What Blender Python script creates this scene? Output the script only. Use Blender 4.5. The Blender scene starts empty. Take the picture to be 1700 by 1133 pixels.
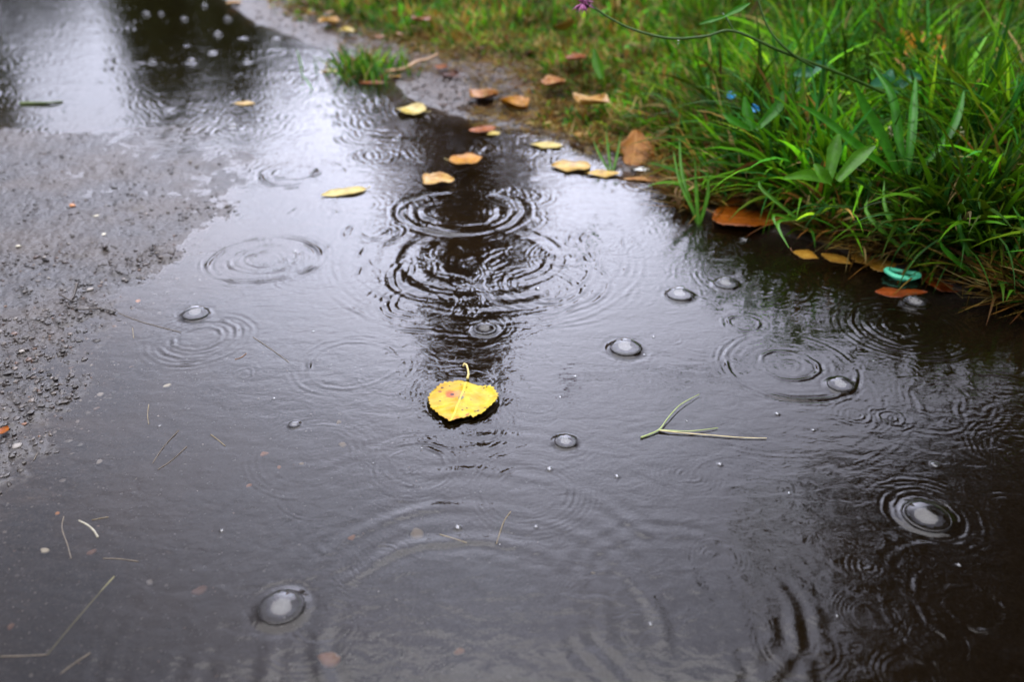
import bpy, bmesh, math, random
import numpy as np
from mathutils import Vector, Matrix, Euler
random.seed(7)
rng = np.random.default_rng(11)
R = math.radians
scene = bpy.context.scene
C = scene.collection

# ------------------------------------------------------------------ camera, world, sun, exposure
F_PX, H, PITCH = 1400.0, 0.40, R(30)
cam_d = bpy.data.cameras.new('camera')
cam = bpy.data.objects.new('camera', cam_d); C.objects.link(cam)
cam.location = (0, 0, H); cam.rotation_euler = (R(90) - PITCH, 0, 0)
cam_d.sensor_width = 36; cam_d.lens = F_PX / 1700 * 36
cam_d.clip_start = 0.01; cam_d.clip_end = 500
cam_d.dof.use_dof = True; cam_d.dof.focus_distance = 0.70; cam_d.dof.aperture_fstop = 5.0
scene.camera = cam
scene.render.resolution_x, scene.render.resolution_y = 1024, 683

SUN_EL, SUN_AZ = R(88), R(-20)
world = bpy.data.worlds.new('World'); scene.world = world; world.use_nodes = True
nt = world.node_tree; nt.nodes.clear()
wo = nt.nodes.new('ShaderNodeOutputWorld'); bg = nt.nodes.new('ShaderNodeBackground')
sky = nt.nodes.new('ShaderNodeTexSky'); sky.sky_type = 'NISHITA'; sky.sun_disc = False
sky.sun_elevation = SUN_EL; sky.sun_rotation = SUN_AZ; sky.dust_density = 3.0; sky.air_density = 1.3
tc = nt.nodes.new('ShaderNodeTexCoord')
nz = nt.nodes.new('ShaderNodeTexNoise'); nz.inputs['Scale'].default_value = 1.7; nz.inputs['Detail'].default_value = 5
nz.inputs['Roughness'].default_value = 0.5; nz.inputs['Distortion'].default_value = 0.6
nt.links.new(tc.outputs['Generated'], nz.inputs['Vector'])
cr = nt.nodes.new('ShaderNodeValToRGB')
cr.color_ramp.elements[0].position = 0.30; cr.color_ramp.elements[0].color = (0.75, 0.77, 0.95, 1)
cr.color_ramp.elements[1].position = 0.70; cr.color_ramp.elements[1].color = (1.23, 1.26, 1.53, 1)
nt.links.new(nz.outputs['Fac'], cr.inputs['Fac'])
# the overcast is brightest round the hidden sun, ahead of the camera
dp = nt.nodes.new('ShaderNodeVectorMath'); dp.operation = 'DOT_PRODUCT'; nt.links.new(tc.outputs['Generated'], dp.inputs[0])
GE, GA = R(29), R(-2); dp.inputs[1].default_value = (math.sin(GA) * math.cos(GE), math.cos(GA) * math.cos(GE), math.sin(GE))
gp = nt.nodes.new('ShaderNodeMath'); gp.operation = 'POWER'; mxx = nt.nodes.new('ShaderNodeMath'); mxx.operation = 'MAXIMUM'; mxx.inputs[1].default_value = 0
nt.links.new(dp.outputs['Value'], mxx.inputs[0]); nt.links.new(mxx.outputs[0], gp.inputs[0]); gp.inputs[1].default_value = 12.0
ov = nt.nodes.new('ShaderNodeMath'); ov.operation = 'MULTIPLY_ADD'; nt.links.new(gp.outputs[0], ov.inputs[0]); ov.inputs[1].default_value = 14.5; ov.inputs[2].default_value = 1.9
# ... and brighter overhead than at the horizon
sep = nt.nodes.new('ShaderNodeSeparateXYZ'); nt.links.new(tc.outputs['Generated'], sep.inputs[0])
zm = nt.nodes.new('ShaderNodeMath'); zm.operation = 'MAXIMUM'; zm.inputs[1].default_value = 0; nt.links.new(sep.outputs[2], zm.inputs[0])
zp = nt.nodes.new('ShaderNodeMath'); zp.operation = 'POWER'; zp.inputs[1].default_value = 4.5; nt.links.new(zm.outputs[0], zp.inputs[0])
za = nt.nodes.new('ShaderNodeMath'); za.operation = 'MULTIPLY_ADD'; za.inputs[1].default_value = 5.0; nt.links.new(zp.outputs[0], za.inputs[0]); nt.links.new(ov.outputs[0], za.inputs[2]); ov = za
sc3 = nt.nodes.new('ShaderNodeVectorMath'); sc3.operation = 'SCALE'; nt.links.new(cr.outputs['Color'], sc3.inputs[0]); nt.links.new(ov.outputs[0], sc3.inputs['Scale'])
mx = nt.nodes.new('ShaderNodeMix'); mx.data_type = 'RGBA'; mx.inputs['Factor'].default_value = 0.95
nt.links.new(sky.outputs['Color'], mx.inputs['A']); nt.links.new(sc3.outputs[0], mx.inputs['B'])
nt.links.new(mx.outputs['Result'], bg.inputs['Color']); bg.inputs['Strength'].default_value = 0.10
nt.links.new(bg.outputs['Background'], wo.inputs['Surface'])

sd = bpy.data.lights.new('sun', 'SUN'); sun = bpy.data.objects.new('sun', sd); C.objects.link(sun)
sd.energy = 0.95; sd.angle = R(76); sd.color = (1.0, 0.97, 0.93)
sdir = Vector((math.sin(SUN_AZ) * math.cos(SUN_EL), math.cos(SUN_AZ) * math.cos(SUN_EL), math.sin(SUN_EL)))
sun.rotation_euler = sdir.to_track_quat('Z', 'Y').to_euler(); sun.location = sdir * 20
scene.view_settings.view_transform = 'Standard'; scene.view_settings.look = 'None'
scene.view_settings.gamma = 1; scene.view_settings.use_curve_mapping = False
scene.view_settings.exposure = 2.1
scene.render.engine = 'CYCLES'
scene.cycles.max_bounces = 8; scene.cycles.transparent_max_bounces = 16

# ------------------------------------------------------------------ helpers
CP, SP = math.cos(PITCH), math.sin(PITCH)
def P(px, py, z=0.0):
    """point of the plane at height z that lies at this place of the survey picture"""
    a = (np.asarray(px, float) - 850) / F_PX; b = -(np.asarray(py, float) - 566.5) / F_PX
    dx, dy, dz = a, CP + b * SP, -SP + b * CP
    t = (z - H) / dz
    r = np.stack([dx * t, dy * t, np.zeros_like(t) + z], -1)
    return r
def PV(px, py, z=0.0):
    return Vector(P(px, py, z).tolist())
def PD(px, py, d):
    """point at depth d metres along the view axis"""
    a = (px - 850) / F_PX; b = -(py - 566.5) / F_PX
    return Vector((a * d, (CP + b * SP) * d, H + (-SP + b * CP) * d))
def scale_at(px, py):
    """metres per pixel at a water point"""
    p = P(px, py); return (p[1] * CP + H * SP) / F_PX

def _hash(ix, iy, seed):
    n = (ix.astype(np.int64) * 374761393 + iy.astype(np.int64) * 668265263 + seed * 974634777) & 0xffffffff
    n = ((n ^ (n >> 13)) * 1274126177) & 0xffffffff
    n = n ^ (n >> 16)
    return (n & 0xffffff) / float(0xffffff)
def vnoise(x, y, seed=0):
    ix, iy = np.floor(x), np.floor(y); fx, fy = x - ix, y - iy
    u, v = fx * fx * fx * (fx * (fx * 6 - 15) + 10), fy * fy * fy * (fy * (fy * 6 - 15) + 10)
    a, b = _hash(ix, iy, seed), _hash(ix + 1, iy, seed)
    c, d = _hash(ix, iy + 1, seed), _hash(ix + 1, iy + 1, seed)
    return (a + (b - a) * u) * (1 - v) + (c + (d - c) * u) * v - 0.5
def fbm(x, y, s, octs=4, seed=0, gain=0.5):
    r, a = 0, 1.0
    for k in range(octs):
        r = r + a * vnoise(x / s + 17.3 * k, y / s - 9.1 * k, seed + k); a *= gain; s *= 0.5
    return r
def sstep(a, b, x):
    t = np.clip((x - a) / (b - a), 0, 1); return t * t * (3 - 2 * t)

def np_mesh(name, V, F, smooth=True):
    """V (n,3), F (m,k) with k 3 or 4"""
    me = bpy.data.meshes.new(name); V = np.asarray(V, np.float32); F = np.asarray(F, np.int32)
    me.vertices.add(len(V)); me.vertices.foreach_set('co', V.ravel())
    k = F.shape[1]; me.loops.add(F.size); me.loops.foreach_set('vertex_index', F.ravel())
    me.polygons.add(len(F)); me.polygons.foreach_set('loop_start', np.arange(0, F.size, k, dtype=np.int32))
    me.polygons.foreach_set('loop_total', np.full(len(F), k, np.int32))
    me.polygons.foreach_set('use_smooth', np.full(len(F), smooth, bool))
    me.update(calc_edges=True); return me
def add_attr(me, name, arr):
    arr = np.asarray(arr, np.float32)
    if arr.ndim == 1:
        at = me.attributes.new(name, 'FLOAT', 'POINT'); at.data.foreach_set('value', arr)
    else:
        at = me.attributes.new(name, 'FLOAT_COLOR', 'POINT')
        at.data.foreach_set('color', np.concatenate([arr, np.ones((len(arr), 1), np.float32)], 1).ravel())
def link(name, me, m=None, parent=None):
    o = bpy.data.objects.new(name, me); C.objects.link(o)
    if m is not None: me.materials.clear(); me.materials.append(m)
    if parent is not None: o.parent = parent
    return o
def tag(o, label, cat, group=None):
    o['label'] = label; o['category'] = cat
    if group: o['group'] = group
    return o
def empty(name, loc, label, cat, group=None, rz=0):
    o = bpy.data.objects.new(name, None); C.objects.link(o); o.empty_display_size = 0.01
    o.location = loc; o.rotation_euler = (0, 0, rz); tag(o, label, cat, group); return o

# material helpers
class NT:
    def __init__(s, name):
        s.m = bpy.data.materials.new(name); s.m.use_nodes = True; s.t = s.m.node_tree; s.t.nodes.clear()
        s.out = s.n('ShaderNodeOutputMaterial')
    def n(s, ty, **kw):
        o = s.t.nodes.new(ty)
        for k, v in kw.items(): setattr(o, k, v)
        return o
    def l(s, a, b): s.t.links.new(a, b)
    def math(s, op, a, b=None, c=None, clamp=False):
        o = s.n('ShaderNodeMath', operation=op, use_clamp=clamp)
        for i, v in enumerate((a, b, c)):
            if v is None: continue
            if isinstance(v, (int, float)): o.inputs[i].default_value = v
            else: s.l(v, o.inputs[i])
        return o.outputs[0]
    def noise(s, scale, detail=4, rough=0.55, vec=None, dist=0):
        o = s.n('ShaderNodeTexNoise'); o.inputs['Scale'].default_value = scale; o.inputs['Detail'].default_value = detail
        o.inputs['Roughness'].default_value = rough; o.inputs['Distortion'].default_value = dist
        if vec is not None: s.l(vec, o.inputs['Vector'])
        return o.outputs['Fac']
    def ramp(s, fac, stops):
        o = s.n('ShaderNodeValToRGB'); e = o.color_ramp.elements
        while len(e) < len(stops): e.new(0.5)
        for k, (p, c) in enumerate(stops):
            e[k].position = p; e[k].color = (c, c, c, 1) if isinstance(c, (int, float)) else (*c, 1)
        s.l(fac, o.inputs['Fac']); return o.outputs['Color']
    def mix(s, fac, a, b, bt='MIX'):
        o = s.n('ShaderNodeMix', data_type='RGBA', blend_type=bt)
        for k, v in (('Factor', fac), ('A', a), ('B', b)):
            i = o.inputs[k]
            if isinstance(v, (int, float)): i.default_value = v
            elif isinstance(v, tuple): i.default_value = (*v, 1)
            else: s.l(v, i)
        return o.outputs['Result']
    def attr(s, name, out='Fac'):
        o = s.n('ShaderNodeAttribute', attribute_name=name); return o.outputs[out]
    def obj(s):
        return s.n('ShaderNodeTexCoord').outputs['Object']
    def bump(s, h, strength, dist, normal=None):
        o = s.n('ShaderNodeBump'); o.inputs['Strength'].default_value = strength; o.inputs['Distance'].default_value = dist
        s.l(h, o.inputs['Height'])
        if normal is not None: s.l(normal, o.inputs['Normal'])
        return o.outputs['Normal']
    def bsdf(s, col, rough=0.5, spec=0.5, normal=None, coat=0, **kw):
        o = s.n('ShaderNodeBsdfPrincipled')
        for k, v in (('Base Color', col), ('Roughness', rough), ('Specular IOR Level', spec), ('Coat Weight', coat)):
            i = o.inputs[k]
            if isinstance(v, (int, float)): i.default_value = v
            elif isinstance(v, tuple): i.default_value = (*v, 1)
            else: s.l(v, i)
        o.inputs['Coat Roughness'].default_value = 0.08
        if normal is not None: s.l(normal, o.inputs['Normal'])
        return o
    def done(s, sh):
        s.l(sh.outputs[0] if hasattr(sh, 'outputs') else sh, s.out.inputs['Surface']); return s.m

def simple_mat(name, col, rough=0.4, var=0.35, scale=60, coat=0.0, transl=0.0, bump=0.3, bd=0.0005):
    t = NT(name); v = t.obj(); nf = t.noise(scale, 4, 0.6, v)
    dk = tuple(c * (1 - var) for c in col); lt = tuple(min(1, c * (1 + var)) for c in col)
    c = t.ramp(nf, [(0.3, dk), (0.7, lt)])
    b = t.bsdf(c, rough, 0.5, t.bump(t.noise(scale * 3, 3, 0.6, v), bump, bd), coat)
    if transl > 0:
        tr = t.n('ShaderNodeBsdfTranslucent'); t.l(c, tr.inputs['Color'])
        ms = t.n('ShaderNodeMixShader'); ms.inputs[0].default_value = transl
        t.l(b.outputs[0], ms.inputs[1]); t.l(tr.outputs[0], ms.inputs[2]); return t.done(ms)
    return t.done(b)

# ------------------------------------------------------------------ terrain shape
SHORE = [(330,-60),(375,0),(430,38),(520,72),(600,96),(645,128),(700,172),(780,197),(880,213),(960,240),(1020,276),(1090,294),
         (1140,315),(1180,352),(1300,388),(1400,416),(1490,446),(1600,482),(1720,520),(1900,590),(2300,760),(3000,1200)]
GRASS = [(440,-60),(455,0),(525,36),(600,60),(680,78),(745,96),(850,112),(925,150),(950,205),(1050,240),(1115,262),(1150,300),(1195,335),
         (1310,368),(1420,396),(1520,426),(1610,462),(1720,498),(1900,560),(2300,730),(3000,1150)]
PLAT = [(-700,190),(0,208),(110,218),(240,214),(330,222),(392,262),(398,300),(372,350),(335,418),(290,462),(215,512),(172,560),
        (128,640),(70,720),(-10,800),(-200,900),(-900,1250)]
def poly_w(pts): return P([p[0] for p in pts], [p[1] for p in pts])[:, :2]
SH_W, GR_W, PL_W = poly_w(SHORE), poly_w(GRASS), poly_w(PLAT)
# carry the shore on towards the horizon
SH_W = np.vstack([[[-9, 60]], [[-3.2, 14]], SH_W]); GR_W = np.vstack([[[-8.7, 60]], [[-2.9, 14]], GR_W])
def sdist(x, y, W):
    """distance to an open polyline, positive on its right-hand side (walking towards the camera end: the bank side is positive)"""
    best = np.full(x.shape, 1e9); sign = np.zeros(x.shape)
    for (ax, ay), (bx, by) in zip(W[:-1], W[1:]):
        ex, ey = bx - ax, by - ay; L = ex * ex + ey * ey
        t = np.clip(((x - ax) * ex + (y - ay) * ey) / L, 0, 1)
        qx, qy = x - ax - t * ex, y - ay - t * ey; d = qx * qx + qy * qy
        cr_ = ex * (y - ay) - ey * (x - ax)
        near = d < best; best = np.where(near, d, best); sign = np.where(near, np.sign(cr_), sign)
    return np.sqrt(best) * sign
def shore_d(x, y): return sdist(x, y, SH_W)       # + on the bank
def grass_d(x, y): return sdist(x, y, GR_W)       # + in the grass
def plat_d(x, y): return -sdist(x, y, PL_W)       # + on the exposed asphalt
def ground_smooth(x, y):
    s = shore_d(x, y); p = plat_d(x, y)
    w = 0.05 * fbm(x, y, 0.10, 4, 5, .6)
    p = p + w * np.clip(1 - np.abs(p) / 0.3, 0, 1)
    dep = -0.0004 - 0.0018 * (1 - np.exp(-np.maximum(-p, 0) / 0.03)) - 0.031 * (1 - np.exp(-np.maximum(-p, 0) / 0.42))
    dep = np.where(p > 0, -0.0004 + 0.0016 * (1 - np.exp(-p / 0.09)), dep)
    s2 = s + 0.018 * fbm(x, y, 0.07, 3, 9)
    near = sstep(1.6, 0.7, y)
    up = 0.003 + (0.004 + 0.018 * near) * sstep(0, 0.10, s2) + 0.03 * (1 - np.exp(-np.maximum(s2, 0) / 1.2))
    inb = sstep(-0.075, 0.012, s2)
    return dep * (1 - inb) + up * inb, s, p
def ground(x, y):
    h, s, p = ground_smooth(x, y)
    lod = np.clip(1.8 / np.maximum(y, 0.3), 0, 1) ** 2
    r = fbm(x, y, 0.016, 4, 21, 0.6); r2 = fbm(x, y, 0.11, 3, 31)
    rough = 0.0017 * r + 0.0018 * r2 + 0.0008 * fbm(x, y, 0.006, 2, 25)
    cl = sstep(0.12, 0.4, fbm(x, y, 0.05, 3, 77)) * sstep(-0.03, 0.02, p) * sstep(0.35, 0.08, p)
    rough = rough + cl * (0.0016 + 0.0045 * np.maximum(fbm(x, y, 0.010, 3, 55, 0.7), 0))
    bank = sstep(0, 0.05, s)
    rough = rough + bank * (0.006 * fbm(x, y, 0.03, 4, 41, 0.6) + 0.02 * fbm(x, y, 0.3, 2, 43))
    return h + rough * lod

def fan_grid(step_t, step_p, p_lo, p_hi, far):
    tin = np.arange(-0.70, 0.70 + step_t / 2, step_t)
    g = [0.70]
    while g[-1] < 300: g.append(g[-1] * 1.18 + step_t)
    g = np.array(g[1:]); T = np.concatenate([-g[::-1], tin, g])
    ys = P(np.zeros(int((p_hi - p_lo) / step_p)) + 850, np.linspace(p_hi, p_lo, int((p_hi - p_lo) / step_p)))[:, 1]
    f_ = [ys[-1]]
    while f_[-1] < far: f_.append(f_[-1] * 1.06)
    b_ = np.concatenate([-np.geomspace(60, 0.1, 18), np.linspace(0, ys[0], 12)[:-1]])
    Y = np.concatenate([b_, ys, f_[1:]])
    S = 0.2 + CP * np.maximum(Y, 0)
    return T[None, :] * S[:, None], np.repeat(Y[:, None], len(T), 1)
def grid_faces(nr, nc):
    i = np.arange(nr * nc).reshape(nr, nc)
    return np.stack([i[:-1, :-1], i[:-1, 1:], i[1:, 1:], i[1:, :-1]], -1).reshape(-1, 4)

# ground sheet
gx, gy = fan_grid(0.0020, 2.7, -25, 1300, 90)
gh = ground(gx, gy)
gme = np_mesh('ground', np.stack([gx, gy, gh], -1).reshape(-1, 3), grid_faces(*gx.shape))
_s = shore_d(gx, gy); _g = grass_d(gx, gy)
add_attr(gme, 'soil', sstep(-0.03, 0.05, _s + 0.03 * fbm(gx, gy, 0.05, 3, 61)).ravel())
add_attr(gme, 'turf', sstep(-0.02, 0.10, _g + 0.05 * fbm(gx, gy, 0.06, 3, 63)).ravel())
t = NT('wet_asphalt'); v = t.obj()
n1 = t.noise(35, 6, 0.65, v); n2 = t.noise(420, 4, 0.7, v); n3 = t.noise(7, 3, 0.5, v)
vo = t.n('ShaderNodeTexVoronoi'); vo.inputs['Scale'].default_value = 170; t.l(v, vo.inputs['Vector'])
col = t.ramp(n1, [(0.25, (0.008, 0.0072, 0.0075)), (0.55, (0.018, 0.016, 0.0165)), (0.8, (0.045, 0.034, 0.028))])
col = t.mix(t.ramp(n2, [(0.45, 0.0), (0.75, 0.6)]), col, (0.085, 0.072, 0.065))
col = t.mix(t.ramp(n3, [(0.42, 0.0), (0.62, 0.75)]), col, (0.036, 0.024, 0.015))
soil = t.ramp(n1, [(0.3, (0.016, 0.010, 0.006)), (0.7, (0.055, 0.034, 0.020))])
turf = t.ramp(n1, [(0.3, (0.012, 0.012, 0.004)), (0.7, (0.035, 0.035, 0.010))])
col = t.mix(t.attr('soil'), col, soil); col = t.mix(t.attr('turf'), col, turf)
hh = t.math('ADD', t.math('MULTIPLY', n2, 0.5), t.math('MULTIPLY', vo.outputs['Distance'], -0.6))
rg = t.ramp(n1, [(0.3, 0.24), (0.7, 0.48)]); rg = t.mix(t.attr('turf'), t.mix(t.attr('soil'), rg, (0.40, 0.40, 0.40)), (0.8, 0.8, 0.8))
pz = t.n('ShaderNodeSeparateXYZ'); t.l(t.n('ShaderNodeNewGeometry').outputs['Position'], pz.inputs[0])
dry = t.ramp(t.math('MULTIPLY_ADD', pz.outputs[2], 600.0, .6), [(0.2, 0.0), (0.7, .5)]); dry = t.mix(t.attr('soil'), dry, (.28, .28, .28)); dry = t.mix(t.attr('turf'), dry, (.05, .05, .05))      # sunk in water the ground has no gloss of its own
fleck = t.ramp(t.noise(150, 5, .75, v), [(.60, 0.0), (.74, .8)]); wetc = t.mix(t.math('MULTIPLY', fleck, .55), col, (.13, .10, .075))
t.done(t.bsdf(wetc, rg, dry, t.bump(hh, 0.9, 0.0018)))
go = link('ground', gme, t.m); go['kind'] = 'structure'

# ------------------------------------------------------------------ things on the water that bend it
# bubble: px, py, diameter px, height ratio, words
BUB = [(325,519,42,.9,'mid-sized clear bubble by the edge of the exposed asphalt, with a bright white cap'),
       (468,1004,74,.8,'largest left-hand bubble, alone in the dark near corner of the puddle'),
       (489,704,19,.8,'tiny dark-rimmed bubble in open water left of the yellow birch leaf'),
       (805,544,38,.8,'clear bubble straight above the stalk of the yellow birch leaf'),
       (1038,575,50,.85,'large domed bubble in mid puddle, right of the yellow birch leaf'),
       (939,731,36,.8,'small bubble with a thick dark rim, lower right of the yellow birch leaf'),
       (1128,487,42,.85,'left one of two neighbouring bubbles off the grass blades standing in water'),
       (1205,469,38,.8,'right one of two neighbouring bubbles off the grass blades standing in water'),
       (1395,637,42,.85,'bubble on the right rim of the wide double ripple ring'),
       (1537,853,76,.75,'biggest bubble, on the black reflection at the right with a halo around it'),
       (1519,500,46,.85,'pinkish grey bubble just below the mint green rubber ring'),
       (1236,398,18,.8,'faint small bubble near the orange brown leaf at the bank'),
       (387,211,26,.8,'blurred bubble beyond the tip of the exposed asphalt'),
       (660,229,14,.8,'small blurred bubble left of the orange floating leaf'),
       (1552,771,15,.5,'small flat bubble on the dark water above the biggest bubble'),
       (318,101,21,.9,'blurred bubble in front of the far dark reflection, lower middle of its cluster'),
       (254,103,15,.9,'leftmost blurred bubble at the lower edge of the far dark reflection'),
       (410,101,18,.9,'rightmost blurred bubble at the lower edge of the far dark reflection'),
       (362,55,17,.9,'blurred bubble in the middle of the far dark reflection'),
       (378,30,16,.9,'upper right blurred bubble of the far dark reflection'),
       (353,86,19,.6,'flat pale blurred bubble between the two largest far ones'),
       (243,22,15,.9,'upper left blurred bubble of the far dark reflection'),
       (306,30,15,.8,'top middle blurred bubble of the far dark reflection'),
       (403,62,18,.35,'low wide blurred bubble right of centre in the far dark reflection'),
       (268,22,12,.9,'smallest far blurred bubble beside the upper left one'),
       (340,8,13,.9,'farthest blurred bubble at the top edge of the puddle'),
       (458,62,16,.4,'low blurred bubble near the grey mud strip'),
       (310,75,14,.4,'thin flat blurred bubble left of the middle one')]
BW = []
for (px, py, d, hr, lab) in BUB:
    if py < 120: d *= .8
    py2 = py + d * 0.10
    sc_ = scale_at(px, py2); c = P(px, py2); BW.append((c[0], c[1], d * 0.5 * sc_, hr, lab))
SMALL = [(912,780,11),(760,877,12),(890,876,8),(1024,792,9),(1195,772,9),(1290,688,8),(930,660,5),(955,626,6),(1500,560,6),(368,882,7),
         (490,418,7),(735,440,6),(893,480,7),(640,507,6),(1070,590,5),(1140,700,5),(1310,820,6),(1592,940,8),(1480,205,4),(700,745,4),
         (830,905,4),(620,770,4),(1390,1024,6),(790,455,5),(1350,715,6),(1085,560,5),(560,1090,4),(1080,1038,7),(905,430,5),(770,150,6),
         (265,708,5),(520,551,5),(455,662,5),(820,360,6),(1450,600,6)]
SW = [(P(x, y)[0], P(x, y)[1], d * .5 * scale_at(x, y)) for x, y, d in SMALL]

# outline of the big birch leaf
ZO = [(845,440),(900,485),(1000,500),(1100,520),(1170,545),(1215,575),(1235,610),(1262,640),(1268,680),(1255,720),(1240,755),(1195,790),
      (1150,825),(1120,860),(1080,890),(1000,910),(945,950),(900,920),(850,935),(780,950),(720,985),(620,1005),(590,975),(550,960),(540,925),
      (490,905),(430,870),(385,830),(355,790),(345,740),(330,690),(345,660),(365,625),(400,580),(430,545),(480,500),(560,465),(650,450),
      (730,430),(790,430),(825,450)]
LO = P([670 + a / 8.095 for a, b in ZO], [580 + b / 8.095 for a, b in ZO], 0.001)[:, :2]
LC = LO.mean(0)

# ------------------------------------------------------------------ water surface
RINGS = [ # px, py, [(radius px, wavelength px, slope, width px)...]
 (765,350,[(58,26,.19,11),(97,22,.20,11),(118,13,.10,8)]),
 (800,425,[(108,17,.07,10),(140,15,.07,10),(205,17,.07,13),(240,15,.05,12),(264,16,.055,11),(150,38,.04,70)]),(860,440,[(60,16,.05,20),(120,15,.05,14)]),(745,455,[(60,16,.05,16),(95,14,.05,16)]),(700,500,[(60,15,.06,20),(100,15,.06,20)]),(905,470,[(70,16,.07,14),(105,15,.07,14),(150,14,.05,16)]),
 (440,430,[(90,14,.24,9),(55,13,.12,9),(30,11,.18,8),(104,9,.08,8)]),
 (490,428,[(14,8,.18,6),(26,8,.1,6)]),
 (490,288,[(12,12,.13,8),(34,14,.18,9),(57,14,.20,9),(78,12,.09,10)]),
 (630,385,[(12,10,.09,7),(30,12,.13,8),(50,10,.10,8),(62,9,.05,8)]),
 (870,325,[(14,10,.1,8),(30,12,.13,8),(48,11,.13,9),(64,10,.06,9)]),
 (845,250,[(12,10,.12,8),(28,11,.11,8),(46,12,.1,9),(66,12,.07,9)]),
 (630,258,[(14,10,.12,8),(30,12,.13,9),(46,12,.09,9)]),
 (940,425,[(10,8,.12,7),(25,10,.10,8),(42,10,.10,8),(60,9,.06,9)]),
 (990,400,[(12,8,.08,7),(44,9,.10,6),(52,8,.05,6)]),
 (1310,607,[(16,14,.05,10),(46,14,.14,8),(104,14,.14,9),(116,10,.05,9),(75,16,.02,12)]),
 (1235,537,[(25,11,.20,7),(38,9,.05,7),(12,10,.03,6)]),
 (1500,543,[(10,10,.16,7),(28,13,.20,8),(60,15,.22,8),(84,14,.16,8),(108,13,.12,10)]),
 (1480,694,[(8,8,.12,6),(20,9,.12,7),(34,9,.06,7)]),
 (1420,690,[(12,8,.1,6),(22,8,.08,6)]),
 (690,775,[(50,13,.11,7),(66,11,.05,8),(86,12,.025,10),(20,14,.02,10)]),
 (330,562,[(38,15,.10,9),(62,15,.08,12),(84,14,.05,12)]),
 (585,605,[(74,16,.05,10),(95,13,.03,12)]),
 (405,620,[(15,9,.07,6),(25,9,.03,6)]),
 (770,1060,[(240,56,.045,34),(325,54,.045,36),(430,52,.034,44),(560,44,.028,50)]),
 (545,900,[(22,26,.02,20),(70,30,.012,26)]),
 (1130,1010,[(180,40,.022,40)]),
 (1537,853,[(52,16,.13,7),(66,13,.07,8),(90,15,.03,14)]),
 (1620,1010,[(48,22,.045,10),(95,22,.035,14),(150,26,.025,18)]),
 (1690,700,[(50,16,.05,10),(90,16,.03,12),(150,20,.03,14)]),
 (1180,880,[(300,26,.010,40)]),
 (400,215,[(16,12,.09,8),(46,12,.10,9),(74,12,.08,10),(100,12,.05,12)]),
 (620,192,[(30,10,.12,8),(60,10,.10,9)]),
 (540,150,[(40,10,.09,9),(80,10,.07,12),(120,10,.05,14)]),
 (1110,320,[(40,9,.1,8),(90,9,.09,9),(130,9,.05,12)]),
 (1230,460,[(40,10,.06,10),(75,10,.06,10),(110,11,.05,12)]),
 (1038,573,[(40,10,.03,8),(56,10,.02,9)]),
 (1128,485,[(34,9,.04,8)]),(805,542,[(30,9,.04,8),(44,9,.02,8)]),
 (325,517,[(34,9,.03,7)]),(468,1003,[(54,10,.02,7)]),
 (1260,640,[(190,13,.03,10),(235,12,.022,12)]),
]
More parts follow.
